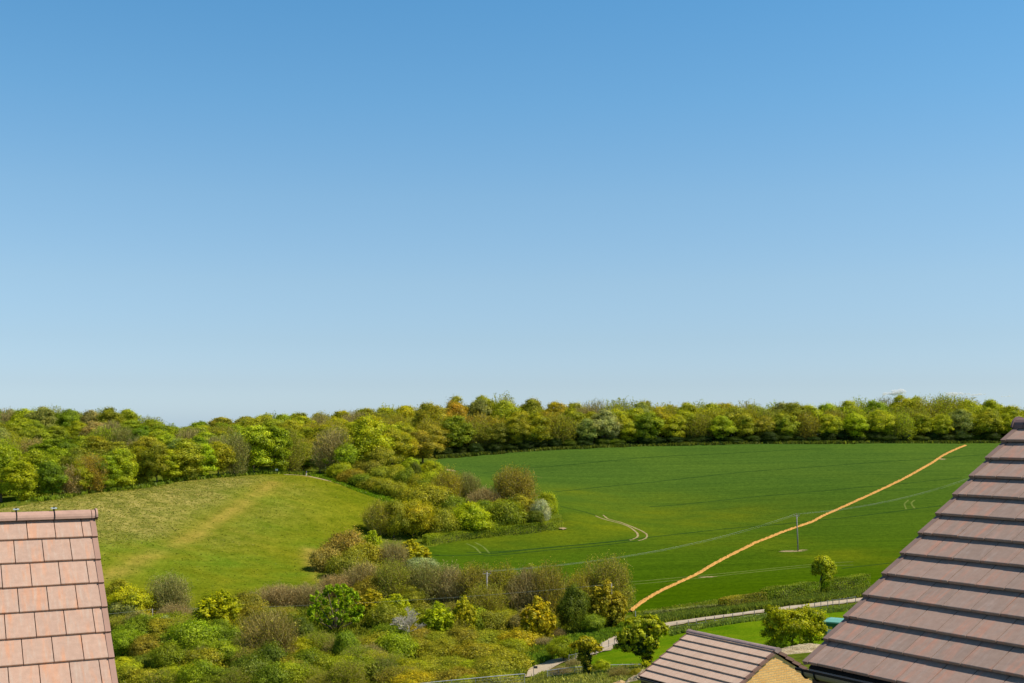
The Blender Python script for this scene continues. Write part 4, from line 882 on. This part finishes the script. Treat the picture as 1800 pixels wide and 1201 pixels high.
# ------------------------------------------------------------------ timber poles and lines
WOOD = plain('weathered_timber', (0.30, 0.27, 0.23), var=.25); STEEL = plain('galvanised_steel', (0.55, 0.57, 0.58), .45, .5, .1, metal=.4)
WIREM = plain('aluminium_cable', (0.34, 0.36, 0.28), .5, .3, .05); INS = plain('brown_insulator', (.16, .09, .06), .3, .5)
def pole(base, H, lean, label, arms=True, r=.15):
    e = empty('utility_pole', base); tag(e, label, 'utility pole', 'wooden poles carrying the overhead lines')
    t = Vector((lean, 0, H)); MB().tube([(0,0,-.5), t*.5, t], [r*1.1, r, r*.8], 10).build('shaft', WOOD, e, True)
    a = []
    if arms:
        MB().box(t + Vector((0,0,-.25)), (.68,.18,0), (-.02,.06,0), (0,0,.06)).build('crossarm', WOOD, e)
        MB().tube([t*.9, t + Vector((.5,.13,-.3))], .03, 5).build('brace', STEEL, e)
        for u in (-.6, 0, .6):
            q = t + Vector((u, u*.26, -.16 if u else 0)); MB().tube([q, q+Vector((0,0,.12)), q+Vector((0,0,.28))], [.04,.08,.05], 8).build('insulator', INS, e, True); a.append(Vector(base) + q + Vector((0,0,.28)))
    else: a = [Vector(base) + t + Vector((0, 0, -.1))]
    return a
b1 = gp(1403, 971); A1 = pole(b1, 66*b1.y/F, -.35, 'leaning wooden pole standing alone in the wheat')
b2 = gp(1712, 905); A2 = pole(b2, 66*b2.y/F, 0, 'wooden pole whose top shows at the edge of the big roof')
b3 = gp(856, 1088); A3 = pole(b3, 82*b3.y/F, 0, 'pale wooden pole half hidden in the half-bare thicket')
b4 = gp(1075, 1108); A4 = pole(b4, 82*b4.y/F, 0, 'wooden pole behind the golden lane tree', False, .10)
b5 = gp(268, 1100); A5 = pole(b5, 30*b5.y/F, 0, 'short pole in the thicket beside the left roof', False, .08)
b6 = gp(60, 1120); A6 = pole(b6, 34*b6.y/F, 0, 'short pole hidden below the left roof', False, .08)
bp = gp(1117, 1096); e = empty('marker_post', bp); tag(e, 'short pale post at the lower end of the orange soil strip', 'post'); MB().tube([(0,0,-.2),(0,0,2.0)], .07, 6).build('post', STEEL, e)
def span(a, b, sag, label, r=.010, n=24):
    pts = [a.lerp(b, t) - Vector((0, 0, sag*4*t*(1-t))) for t in np.linspace(0, 1, n)]
    m = MB().tube(pts, r, 5); o = m.build('overhead_wire', WIREM, None, True); tag(o, label, 'overhead wire', 'overhead wires across the valley')
nmw = ['left', 'middle', 'right']
for i in range(3):
    span(A2[i], A1[i], 1.6, f'{nmw[i]} wire from the wheat pole to the roof-edge pole')
    span(A1[i], A3[i], 2.2, f'{nmw[i]} wire from the wheat pole down to the thicket pole')
span(A4[0], A5[0], .8, 'thin wire from the lane pole across the thicket', .014); span(A5[0], A6[0], .2, 'thin wire from the short thicket pole towards the left roof', .014)

# ------------------------------------------------------------------ fences
def fence_panel(a, b, label, h=2.0):
    a, b = Vector(a), Vector(b); e = empty('mesh_fence', a); tag(e, label, 'fence panel', 'temporary mesh fence panels'); d = b - a; u = Vector((0, 0, h))
    m = MB(); m.tube([(0,0,.1), u], .035, 6); m.tube([d + Vector((0,0,.1)), d + u], .035, 6); m.tube([u, u + d], .035, 6); m.tube([(0,0,.15), d + Vector((0,0,.15))], .03, 6); m.build('frame', STEEL, e)
    g = MB()
    for i in range(1, 18): g.tube([d*(i/18) + Vector((0,0,.15)), d*(i/18) + u], .006, 3)
    for i in range(1, 7): g.tube([Vector((0,0,h*i/7)), d + Vector((0,0,h*i/7))], .006, 3)
    g.build('mesh', STEEL, e); MB().bx(-.35,.35,-.12,.12,-.05,.12).build('foot', plain_foot, e)
plain_foot = plain('concrete_foot', (.45, .44, .42))
def fline(ppx, D, hpx_base=None):
    return [Vector((ray(px, 0)[0]*D, D, CZ + ray(px, py)[1]*D)) for px, py in ppx]
topsL = [(700,1206),(743,1201),(793,1196),(836,1192),(879,1188),(922,1184.5)]; DL = [122,122,122.5,123,123.5,124]
for i in range(5):
    a = Vector(P(*topsL[i], DL[i])); b = Vector(P(*topsL[i+1], DL[i+1])); a.z -= 2; b.z -= 2
    gz = min(hz(a.x, a.y) - a.z, 0)
    fence_panel(a, b, f'mesh fence panel at the bottom edge, {ORD[i]} from the left end of its run')
tR = [(962,1179),(982,1176),(1010,1173),(1032,1172),(1070,1169),(1116,1168),(1150,1168)]
for i in range(6):
    D = 128; a = Vector(P(*tR[i], D)); b = Vector(P(*tR[i+1], D)); a.z -= 2; b.z -= 2
    fence_panel(a, b, f'mesh fence panel near the small ivied tree, {ORD[i]} from the left of its run')
pg_ = Vector(P(938, 1171, 140)); gz = hz(pg_.x, pg_.y); e = empty('sign_post', (pg_.x, pg_.y, gz)); tag(e, 'small dark sign on a thin post beside the lane end', 'sign')
MB().tube([(0,0,-.1),(0,0,pg_.z-gz)], .04, 6).build('post', WOOD, e); MB().bx(0,.45,-.02,.02,pg_.z-gz-.28,pg_.z-gz).build('board', plain('dark_board', (.06,.07,.08)), e)
# wooden post fence between lane and paddock
fpx = [(1000,1166),(1012,1163),(1030,1158),(1048,1151),(1058,1144),(1070,1139),(1080,1135.5),(1170,1110.5),(1190,1107),(1210,1104),(1224,1102),(1240,1099.5),(1256,1097),(1272,1094.5),(1288,1092),(1306,1089.5),(1326,1086.5),(1346,1084),(1366,1081),(1388,1078),(1410,1076),(1421,1074),(1432,1072),(1443,1070),(1455,1068),(1464,1066),(1475,1064.5),(1489,1062.5),(1504,1060)]
ef = empty('post_and_wire_fence', gp(1224,1102)); tag(ef, 'low timber post and wire fence along the near side of the lane', 'fence'); O = ef.location; tops = []
for q in fpx:
    p = gp(*q) - O; MB().tube([p + Vector((0,0,-.2)), p + Vector((0,0,1.15))], .06, 6).build('post', WOOD, ef); tops.append(p)
m = MB()
for j in range(len(tops)-1):
    if j == 6: continue
    for z in (.45, 1.05): m.tube([tops[j] + Vector((0,0,z)), tops[j+1] + Vector((0,0,z))], .012, 3)
m.build('wire', STEEL, ef)

# ------------------------------------------------------------------ kiosk
GREEN = plain('green_paint', (.008, .12, .05), .45, .4, .06); TEAL = plain('green_lid_paint', (.17, .42, .33), .4, .4, .06)
pk = Vector(P(1467, 1126, 147)); pk.z = hz(pk.x, pk.y); e = empty('substation_kiosk', pk, R(-28)); tag(e, 'green electricity kiosk half hidden behind the big roof', 'kiosk')
top = CZ + ray(0, 1093)[1]*147 - pk.z
MB().bx(-1.0, 1.6, -1.2, 1.3, -.3, top).build('cabinet', GREEN, e); r_ = MB()
r_.add([(-1.2,-1.4,top),(1.8,-1.4,top),(1.8,1.5,top),(-1.2,1.5,top),(-1.2,-1.4,top+.16),(1.8,-1.4,top+.16),(1.8,1.5,top+.16),(-1.2,1.5,top+.16),(-.6,-.6,top+.4),(1.2,-.6,top+.4),(1.2,.7,top+.4),(-.6,.7,top+.4)],
       [(3,2,1,0),(0,1,5,4),(1,2,6,5),(2,3,7,6),(3,0,4,7),(4,5,9,8),(5,6,10,9),(6,7,11,10),(7,4,8,11),(8,9,10,11)]); r_.build('lid', TEAL, e)
for sx in (0.32,): MB().bx(sx-.01, sx+.01, -1.215, -1.2, 0, top-.1).build('door_seam', plain('dark_seam', (.02,.05,.04)), e)
MB().bx(-.35, 0.0, -1.23, -1.205, top-1.0, top-.45).build('warning_sign', plain('yellow_sign', (.85,.55,.02), .5, .3, .03), e)
# grey notice panel standing in front
pn = Vector(P(1462, 1126, 141)); pn.z = hz(pn.x, pn.y); e = empty('notice_board', pn, R(-20)); tag(e, 'pale grey notice board in front of the green kiosk', 'board')
hb = CZ + ray(0, 1105)[1]*141 - pn.z; MB().tube([(-.5,0,-.2),(-.5,0,hb)], .06, 6).build('post', plain('pale_post', (.6,.55,.48)), e); MB().bx(-.44, .9, -.03, .03, .9, hb-.15).build('panel', plain('grey_panel', (.5,.52,.55)), e)
# white board on the brow and person
pb = gp(486, 834); e = empty('white_sign', pb); tag(e, 'small white sign board at the edge of the left wood', 'sign')
MB().bx(-.35,.35,-.03,.03,1.0,1.5).build('board', plain('white_board', (.8,.8,.78)), e); MB().tube([(0,.05,-.1),(0,.05,1.3)], .04, 6).build('post', WOOD, e)
def person(p):
    e = empty('person', p, R(30)); tag(e, 'person in a blue jacket and pale trousers on the meadow path', 'person')
    J = {'pel':(0,0,.92,.15),'ch':(.06,0,1.25,.17),'nk':(.1,0,1.45,.07),'hd':(.13,0,1.6,.1),'ht':(.14,0,1.72,.07),'s1':(.07,.19,1.38,.07),'e1':(.12,.25,1.12,.05),'h1':(.3,.22,1.0,.035),'s2':(.07,-.19,1.38,.07),'e2':(.0,-.26,1.12,.05),'h2':(.08,-.26,.88,.035),
         'k1':(.16,.1,.5,.075),'a1':(.12,.1,.08,.05),'t1':(.28,.1,.03,.04),'k2':(-.02,-.1,.5,.075),'a2':(-.22,-.1,.1,.05),'t2':(-.08,-.1,.03,.04)}
    ed = [('pel','ch'),('ch','nk'),('nk','hd'),('hd','ht'),('ch','s1'),('s1','e1'),('e1','h1'),('ch','s2'),('s2','e2'),('e2','h2'),('pel','k1'),('k1','a1'),('a1','t1'),('pel','k2'),('k2','a2'),('a2','t2')]
    def skin(name, keys, grow, mat):
        ks = [k for k in keys]; me = bpy.data.meshes.new(name); ix = {k: i for i, k in enumerate(ks)}
        me.from_pydata([J[k][:3] for k in ks], [(ix[a], ix[b]) for a, b in ed if a in ix and b in ix], []); me.materials.append(mat); o = link(name, me, e)
        md = o.modifiers.new('skin', 'SKIN')
        for i, k in enumerate(ks): r = J[k][3]*grow; me.skin_vertices[0].data[i].radius = (r, r)
        me.skin_vertices[0].data[0].use_root = True; o.modifiers.new('sub', 'SUBSURF').levels = 1; return o
    bpy.context.view_layer.update()
    skin('body', list(J), 1, plain('skin', (.5,.3,.2)))
    skin('jacket', ['pel','ch','s1','e1','s2','e2'], 1.25, plain('blue_cloth', (.03,.11,.42)))
    skin('trousers', ['pel','k1','a1','k2','a2'], 1.2, plain('pale_cloth', (.6,.58,.52)))
    MB().tube([(.12,0,1.62),(.12,0,1.7),(.12,0,1.75)], [.115,.11,.05], 8).build('hair', plain('dark_hair', (.05,.03,.02)), e, True)
try: person(gp(538, 838))
except Exception as ex: print('person', ex)

# ------------------------------------------------------------------ tiled roofs
def tile_material(name, base, alt, red, grey):
    m, nt, b, o = nodes(name); g = geo(nt); uvn = nt.nodes.new('ShaderNodeUVMap'); ri = g.outputs['Random Per Island']
    mp = nt.nodes.new('ShaderNodeMapping'); mp.inputs['Scale'].default_value = (1, .13, 1); nt.links.new(uvn.outputs[0], mp.inputs[0])
    cx = nt.nodes.new('ShaderNodeCombineXYZ'); nt.links.new(maths(nt, 'MULTIPLY', ri, 37.0), cx.inputs[0]); nt.links.new(maths(nt, 'MULTIPLY', ri, 91.0), cx.inputs[1])
    va = nt.nodes.new('ShaderNodeVectorMath'); nt.links.new(mp.outputs[0], va.inputs[0]); nt.links.new(cx.outputs[0], va.inputs[1])
    st = noise(nt, 11, 3, .55, va.outputs[0]); st2 = noise(nt, 24, 4, .6, va.outputs[0]); fine = noise(nt, 160, 3, .7, uvn.outputs[0]); mid = noise(nt, 14, 4, .65, uvn.outputs[0])
    c = mix(nt, ri, base, alt); c = mix(nt, ramp(nt, st, [(.52, (0,0,0)), (.68, (.75,.75,.75))]), c, red)
    c = mix(nt, ramp(nt, st2, [(.5, (0,0,0)), (.72, (.6,.6,.6))]), c, grey)
    c = mix(nt, 1.0, c, ramp(nt, fine, [(.3, (.88,.88,.88)), (.7, (1.1,1.1,1.1))]), 'MULTIPLY'); c = mix(nt, 1.0, c, ramp(nt, mid, [(.3, (.9,.9,.9)), (.7, (1.08,1.08,1.08))]), 'MULTIPLY')
    sp = noise(nt, 9, 2, .5, uvn.outputs[0]); c = mix(nt, ramp(nt, sp, [(.80, (0,0,0)), (.83, (.8,.8,.8))]), c, (.12,.10,.08))
    nt.links.new(c, b.inputs['Base Color']); b.inputs['Roughness'].default_value = .78; b.inputs['Specular IOR Level'].default_value = .25; bump(nt, b, fine, .25, .004); return m
TILE_L = tile_material('pink_tile', (.54,.335,.24), (.48,.31,.23), (.64,.30,.165), (.54,.42,.33))
TILE_R = tile_material('brown_tile', (.40,.265,.205), (.34,.235,.185), (.52,.25,.17), (.42,.32,.27))
TILE_G = tile_material('garage_tile', (.68,.46,.335), (.60,.405,.295), (.62,.38,.26), (.62,.47,.36))
RIDGE_L = plain('pink_ridge', (.50,.30,.225), .75, .25, .12, 12); RIDGE_R = plain('brown_ridge', (.20,.125,.115), .7, .25, .2, 12); RIDGE_G = plain('garage_ridge', (.34,.235,.21), .7, .25, .2, 8)
VERGE_L = plain('verge_plastic', (.38,.215,.155), .55, .35, .06, 6); VERGE_R = plain('brown_verge', (.27,.175,.14), .6, .3, .1, 6)
VERGE_G = plain('garage_verge', (.26,.145,.11), .7, .2, .15, 8)
UNDER = plain('roof_underlay', (.02,.018,.016)); BLACKP = plain('black_plastic', (.012,.011,.011), .5, .2, .1); CLIP = plain('ridge_clip', (.6,.66,.66), .35, .5, .05)
WHITEB = plain('bird_lime', (.8,.8,.76))
def slope_frame(O, d, up): n = d.cross(up); n = n if n.z > 0 else -n; return n.normalized()
def roof_slope(o, O, d, up, L, nc, g, tw, th, mat, name='roof_tiles', phase=0.0, tmax=None):
    """courses of interlocking slab tiles; O is the eave corner, d runs along the eave, up runs up the slope"""
    n = slope_frame(O, d, up); V = []; Fc = []; UV = []; S = nc * g
    for k in range(int(math.ceil(nc))):
        v0 = k*g; v1 = min(v0 + g + .03, S)
        x = -tw * ((phase + (k % 2)*.5) % 1)
        while x < L:
            a, b = max(0, x + .0045), min(L, x + tw - .0045); x += tw
            if b - a < .03: continue
            jz = rnd.uniform(-.0025, .0025); tl = rnd.uniform(-.003, .003); b0 = len(V)
            for (u, v, h) in [(a, v0+tl, th+jz-.0), (b, v0+tl, th+jz), (b, v1, .006), (a, v1, .006), (a, v0+tl, th+jz-.026), (b, v0+tl, th+jz-.026), (b, v1, -.012), (a, v1, -.012),
                              (a, v0+tl+.006, th+jz+.003), (b, v0+tl+.006, th+jz+.003)]:
                V.append(O + d*u + up*v + n*h); UV.append((u, v))
            q = [(0,1,9,8),(8,9,2,3),(4,5,1,0),(7,6,5,4),(0,8,3,7,4),(1,5,6,2,9)]
            Fc += [tuple(b0+i for i in f) for f in q]
    me = mesh_np(name, V, Fc, [mat], uv=UV); t = link(name, me, o)
    u_ = MB(); u_.add([O + n*-.02, O + d*L + n*-.02, O + d*L + up*S + n*-.02, O + up*S + n*-.02, O + n*-.04, O + d*L + n*-.04, O + d*L + up*S + n*-.04, O + up*S + n*-.04], [(0,1,2,3),(7,6,5,4),(0,4,5,1),(1,5,6,2),(2,6,7,3),(3,7,4,0)])
    u_.build('roof_deck', UNDER, o); return t
def verge(o, O, d, up, nc, g, th, mat, side, wdt=.06, drop=.14):
    """stepped dry-verge caps, one per course; side = +1 beyond the end of d, -1 before its start"""
    n = slope_frame(O, d, up); m = MB(); dd = d * side
    for k in range(int(math.ceil(nc))):
        v0, v1 = k*g - .012, min((k+1)*g + .02, nc*g); z0, z1 = th + .014, .018
        def q(u, v, h): return O + dd*u + up*v + n*h
        a = [q(-wdt*.45, v0, z0), q(wdt*.55, v0, z0), q(wdt*.55, v1, z1), q(-wdt*.45, v1, z1), q(-wdt*.45, v0, z0-.03), q(wdt*.55, v0, z0-drop), q(wdt*.55, v1, z1-drop), q(-wdt*.45, v1, z1-.02)]
        m.add(a, [(0,1,2,3),(1,5,6,2),(0,4,5,1),(3,2,6,7),(4,7,6,5),(0,3,7,4)])
    return m.build('verge', mat, o)
def ridge(o, A, d, L, mat, r=.125, seg=.45, clips=False, endcap=None, drop=.05):
    """half-round ridge tiles, A = start on the apex line"""
    s = Vector((-d.y, d.x, 0)); z = Vector((0,0,1)); x = 0; m = MB(); cl = MB(); nseg = 10; i = 0; joint = MB()
    while x < L - .02:
        x1 = min(L, x + seg); a0, a1 = x + .004, x1 - .004; rr = r * (1 + (.03 if i % 2 else 0)); V = []
        for xx in (a0, a1):
            for rad in (rr, rr - .018):
                for k in range(nseg+1):
                    t = math.pi * (1.08 * k/nseg - .04); V.append(A + d*xx + s*math.cos(t)*rad*1.05 + z*(math.sin(t)*rad*.82 - drop))
        N = nseg+1; Fs = []
        for k in range(nseg): Fs += [(k, k+1, 2*N+k+1, 2*N+k), (N+k+1, N+k, 3*N+k, 3*N+k+1), (k+1, k, N+k, N+k+1), (2*N+k, 2*N+k+1, 3*N+k+1, 3*N+k)]
        Fs += [(0, 2*N, 3*N, N), (N-1, 2*N-1, 4*N-1, 3*N-1)]
        m.add(V, Fs)
        if clips and x1 < L - .05:
            cl.box(A + d*x1 + z*(r*.82 - drop + .032), d*.032, s*.03, z*.006); 
            joint.box(A + d*x1 + z*(r*.82 - drop + .02), d*.008, s*.015, z*.03)
            for k in range(nseg):
                t0 = math.pi*k/nseg; t1 = math.pi*(k+1)/nseg
                p0 = A + d*x1 + s*math.cos(t0)*(r+.004)*1.05 + z*(math.sin(t0)*(r+.004)*.82 - drop); p1 = A + d*x1 + s*math.cos(t1)*(r+.004)*1.05 + z*(math.sin(t1)*(r+.004)*.82 - drop); joint.tube([p0, p1], .007, 4)
        x = x1; i += 1
    ob = m.build('ridge', mat, o)
    for p in ob.data.polygons: p.use_smooth = False
    if clips: joint.build('ridge_joint', BLACKP, ob); cl.build('ridge_clip', CLIP, ob)
    if endcap:
        for e_, sg in endcap:
            c = MB(); V = []
            for k in range(nseg+1):
                t = math.pi*k/nseg
                for dx in (0, .02): V.append(A + d*(e_ + dx*sg) + s*math.cos(t)*(r+.016)*1.05 + z*(math.sin(t)*(r+.016)*.85 - drop))
            V += [A + d*e_ - z*(drop+.07), A + d*(e_+.02*sg) - z*(drop+.07)]; n_ = len(V); Fs = []
            for k in range(nseg): Fs += [(2*k, 2*k+1, 2*k+3, 2*k+2), (n_-1, 2*k+3, 2*k+1), (n_-2, 2*k, 2*k+2)]
            c.add(V, Fs); c.build('ridge_end_cap', mat, ob)
    return ob
def gable_house(name, label, eave, d, uh, pitch, L, nc, g, tw, th, mats, ext, wallmat, ground_z, gutter=False, clips=False, phase=0.0, verge_drop=.14, over=.25, group=None, cat='house', caps=None, segl=.45, ridge_r=.125, ridge_drop=.035, wall_in=.12):
    """eave = 3D corner of the visible slope, d = unit ridge direction, uh = horizontal unit vector up the visible slope; ext = (before, after) extents along d"""
    tile, rdg, vrg = mats; up = uh * math.cos(pitch) + Vector((0,0,math.sin(pitch))); S = nc*g; half = S*math.cos(pitch)
    e = empty(name, (eave.x, eave.y, ground_z)); tag(e, label, cat, group); off = Vector(e.location)
    O = eave - off + d*ext[0]; Lt = ext[1]-ext[0]
    rf = roof_slope(e, O, d, up, Lt, nc, g, tw, th, tile, 'roof', phase)
    up2 = -uh*math.cos(pitch) + Vector((0,0,math.sin(pitch))); O2 = O + uh*2*half
    roof_slope(e, O2, d, up2, Lt, nc, g, tw, th, tile, 'roof', .25)
    for OO, uu in ((O, up), (O2, up2)):
        verge(e, OO, d, uu, nc, g, th*.9, vrg, -1, drop=verge_drop); verge(e, OO + d*Lt, d, uu, nc, g, th*.9, vrg, 1, drop=verge_drop)
    A = O + up*S; ridge(e, A - d*.04, d, Lt + .08, rdg, r=ridge_r, clips=clips, endcap=caps, drop=ridge_drop, seg=segl)
    # walls: gabled prism under the roof
    z = Vector((0,0,1)); i0, i1 = wall_in, Lt - wall_in; w0 = O + uh*over; w1 = O2 - uh*over; zt = over*math.tan(pitch) - .12
    Vv = []
    for u in (i0, i1):
        p, q = w0 + d*u, w1 + d*u; ap = A + d*u
        Vv += [Vector((p.x, p.y, -.5)), Vector((q.x, q.y, -.5)), p + z*zt, q + z*zt, Vector((ap.x, ap.y, ap.z - .13))]
    wl = mesh_np('wall', Vv, [(0,1,3,4,2),(5,7,9,8,6),(0,2,7,5),(1,6,8,3),(2,4,9,7),(4,3,8,9),(0,5,6,1)], [wallmat]); link('wall', wl, e)
    fb = MB(); fb.box(O + d*Lt/2 + uh*.06 - z*.11, d*(Lt/2-.01), uh*.012, z*.10); fb.build('fascia', FASCIA, e)
    sf = MB(); sf.box(O + d*Lt/2 + uh*(over/2+.04) - z*.205, d*(Lt/2-.02), uh*(over/2-.03), z*.008); sf.build('soffit', FASCIA, e)
    if gutter:
        gc = O - uh*.045 - z*.030; V = []; ns = 12; rg = .062
        for u in (-.06, Lt):
            for rad in (rg, rg-.006):
                for k in range(ns+1):
                    t = math.pi + math.pi*k/ns; V.append(gc + d*u + uh*math.cos(t)*rad + z*math.sin(t)*rad*1.15)
        N = ns+1; Fs = []
        for k in range(ns): Fs += [(k, k+1, 2*N+k+1, 2*N+k), (N+k+1, N+k, 3*N+k, 3*N+k+1)]
        Fs += [(0, 2*N, 3*N, N), (N-1, 2*N-1, 4*N-1, 3*N-1)]
        Fs += [tuple(range(N))]
        gt = mesh_np('gutter', V, Fs, [GUTTER], smooth=True); gto = link('gutter', gt, e)
        rim = MB(); rim.box(gc + d*Lt/2 - uh*(rg+.002) + z*.004, d*(Lt/2+.06), uh*.006, z*.012); rim.build('rim', BLACKP, gto)
        brs = [.03, .17] + [.17 + .95*j for j in range(1, 9)]
        for uu in brs:
            if gutter == -1: uu = Lt - uu
            if uu > Lt or uu < 0: continue
            bm = MB(); pts = [gc + d*uu + uh*math.cos(t)*(rg+.007) + z*math.sin(t)*(rg+.007)*1.15 for t in np.linspace(math.pi*.98, math.pi*2.0, 9)]; bm.tube(pts, .009, 5); bm.build('bracket', BLACKP, gto, True)
    return e, O, A, up, Lt
FASCIA = plain('brown_fascia', (.075,.045,.035), .6, .3, .1); GUTTER = plain('brown_gutter', (.30,.235,.18), .4, .5, .06)
def brick_material(name, c1, c2, mortar, wall_dir):
    m, nt, b, o = nodes(name); tcn = nt.nodes.new('ShaderNodeTexCoord'); sep = nt.nodes.new('ShaderNodeSeparateXYZ'); nt.links.new(tcn.outputs['Object'], sep.inputs[0])
    dot = nt.nodes.new('ShaderNodeVectorMath'); dot.operation = 'DOT_PRODUCT'; nt.links.new(tcn.outputs['Object'], dot.inputs[0]); dot.inputs[1].default_value = wall_dir
    cx = nt.nodes.new('ShaderNodeCombineXYZ'); nt.links.new(dot.outputs['Value'], cx.inputs[0]); nt.links.new(sep.outputs[2], cx.inputs[1])
    bt = nt.nodes.new('ShaderNodeTexBrick'); nt.links.new(cx.outputs[0], bt.inputs['Vector']); bt.inputs['Scale'].default_value = 1.0; bt.inputs['Brick Width'].default_value = .225; bt.inputs['Row Height'].default_value = .075
    bt.inputs['Mortar Size'].default_value = .009; bt.inputs['Color1'].default_value = rgba(c1); bt.inputs['Color2'].default_value = rgba(c2); bt.inputs['Mortar'].default_value = rgba(mortar); bt.inputs['Bias'].default_value = 0
    f = noise(nt, 22, 4, .6, cx.outputs[0]); c = mix(nt, 1.0, bt.outputs['Color'], ramp(nt, f, [(.3, (.8,.8,.8)), (.7, (1.15,1.12,1.05))]), 'MULTIPLY')
    nt.links.new(c, b.inputs['Base Color']); bump(nt, b, bt.outputs['Fac'], .3, -.01); return m
WALLB = plain('brown_boarding', (.085,.06,.05), .7, .2, .1, 4)

# big roof on the right: ridge direction points away to the left
dR = Vector((-.562, .827, 0)).normalized(); uR = Vector((.827, .562, 0)).normalized()
eR = Vector(P(1412.5, 1168.5, 11.46)); pR = R(33.4)
gable_house('house', 'house with brown tiled roof filling the lower right', eR - uR*0, dR, uR, pR, 9.5, 12.15, .345, .30, .052, (TILE_R, RIDGE_R, VERGE_R), (-10.0, -0.055), WALLB, CZ - 8.3, gutter=-1, phase=.3, verge_drop=.05, caps=[(10.02, 1)])
# garage
dG = dR; uG = uR; apex_n = Vector(P(1365, 1139, 37.0)); apex_f_len = 3.85; ncG = 7.4; pG = R(29.5)
SG = ncG*.345; upG = uG*math.cos(pG) + Vector((0,0,math.sin(pG))); eG = apex_n - Vector((0,0,.06)) - upG*SG
BRICK = brick_material('buff_brick', (1.0,.60,.22), (.84,.46,.15), (.62,.44,.24), tuple(uG))
gable_house('garage', 'small buff brick garage with brown tiled gable roof', eG, dG, uG, pG, 4, ncG, .345, .30, .052, (TILE_G, RIDGE_G, VERGE_G), (0.0, 3.9), BRICK, CZ - 10.9, gutter=1, phase=0, verge_drop=.10, over=.14, wall_in=.035, cat='garage', caps=[(0, -1), (3.98, 1)])
# roof on the left
aL = R(63); dL = Vector((math.sin(aL), math.cos(aL), 0)); uL = Vector((-math.cos(aL), math.sin(aL), 0)); pL = R(44)
t0 = Vector(P(166, 945.5, 13.98)); upL = uL*math.cos(pL) + Vector((0,0,math.sin(pL))); ncL = 13.0
eL = t0 - upL*(12*.345)
eH, O_, A_, up_, Lt_ = gable_house('house', 'house with pinkish tiled roof in the lower left corner', eL, dL, uL, pL, 9, ncL, .345, .30, .034, (TILE_L, RIDGE_L, VERGE_L), (-9.0, 0.0), WALLB, CZ - 8.6, gutter=0, clips=True, phase=.42, verge_drop=.12, caps=[(9.08, 1)], segl=.4105, ridge_r=.098, ridge_drop=.008)

# ------------------------------------------------------------------ rubble heaps of the building site
def heap(name, cx, cy, cz, rx, ry, h, mat, label, n=40, rot=0):
    V = []; N = n
    for j in range(N+1):
        for i in range(N+1):
            u, v = i/N*2-1, j/N*2-1; r = min(1, math.hypot(u, v)); x, y = u*rx, v*ry; x, y = x*math.cos(rot)-y*math.sin(rot), x*math.sin(rot)+y*math.cos(rot)
            z = h*(1-r)**.7*(1+.35*math.sin(u*9+v*5)*math.cos(v*11)) + rnd.uniform(-1, 1)*.05*(1-r) - .25*r; V.append((cx+x, cy+y, z))
    V = np.array(V); base = np.minimum(hgt(V[:, 0], V[:, 1]), 1e9); V[:, 2] += base
    idx = np.array([(j*(N+1)+i, j*(N+1)+i+1, (j+1)*(N+1)+i+1, (j+1)*(N+1)+i) for j in range(N) for i in range(N)])
    o = link(name, mesh_np(name, V, idx, [mat])); tag(o, label, 'heap')
p = Vector(P(1405, 1156, 60)); heap('rubble_heap', p.x, p.y, 0, 4.5, 1.6, .45, RUBBLE, 'heap of pale sandy rubble behind the garage gable')
p = Vector(P(1126, 1200, 66)); heap('rubble_heap', p.x, p.y, 0, 1.3, .9, .55, RUBBLE, 'heap of white chalk rubble beside the garage eave')
p = Vector(P(1080, 1203, 68)); heap('earth_heap', p.x, p.y, 0, 2.2, 1.2, .35, EARTH, 'low heap of orange earth left of the chalk rubble')
wst = gp(1077, 1169, 100); 
# ------------------------------------------------------------------ clouds on the horizon
CLM = bpy.data.materials.new('cloud'); CLM.use_nodes = True; nt_ = CLM.node_tree; nt_.nodes.clear(); o_ = nt_.nodes.new('ShaderNodeOutputMaterial')
pv = nt_.nodes.new('ShaderNodeVolumePrincipled'); pv.inputs['Color'].default_value = (1, 1, 1, 1); pv.inputs['Density'].default_value = .05; pv.inputs['Anisotropy'].default_value = .1
nt_.links.new(pv.outputs[0], o_.inputs['Volume']); SC.cycles.volume_bounces = 3
import bmesh
for px, py, wpx, hpx, lb in [(1570,692,26,9,'small puffy white cloud low over the long wood, leftmost'),(1578,688,13,10,'small round white cloud top beside the leftmost cloud'),(1678,693,50,8,'long thin white cloud low over the long wood'),(1718,694,22,5,'thin faint cloud streak right of the long cloud'),(1768,697,18,3,'faint cloud wisp near the ridge of the big roof')]:
    D = 9000; c = Vector(P(px, py, D)); s = D/F; bm = bmesh.new()
    for k in range(16):
        u = rnd.uniform(-.45, .45); r = hpx*s*rnd.uniform(.22, .5)*(1-abs(u)); M = Matrix.Translation((u*wpx*s, rnd.uniform(-100, 100), (rnd.uniform(0, .25)-.1)*hpx*s)) @ Matrix.Diagonal((r*1.7, r*1.7, r*.8, 1)); bmesh.ops.create_icosphere(bm, subdivisions=3, radius=1, matrix=M)
    me = bpy.data.meshes.new('cloud'); bm.to_mesh(me); bm.free(); me.materials.append(CLM)
    for pp in me.polygons: pp.use_smooth = True
    o = link('cloud', me); o.location = c; tag(o, lb, kind='structure')
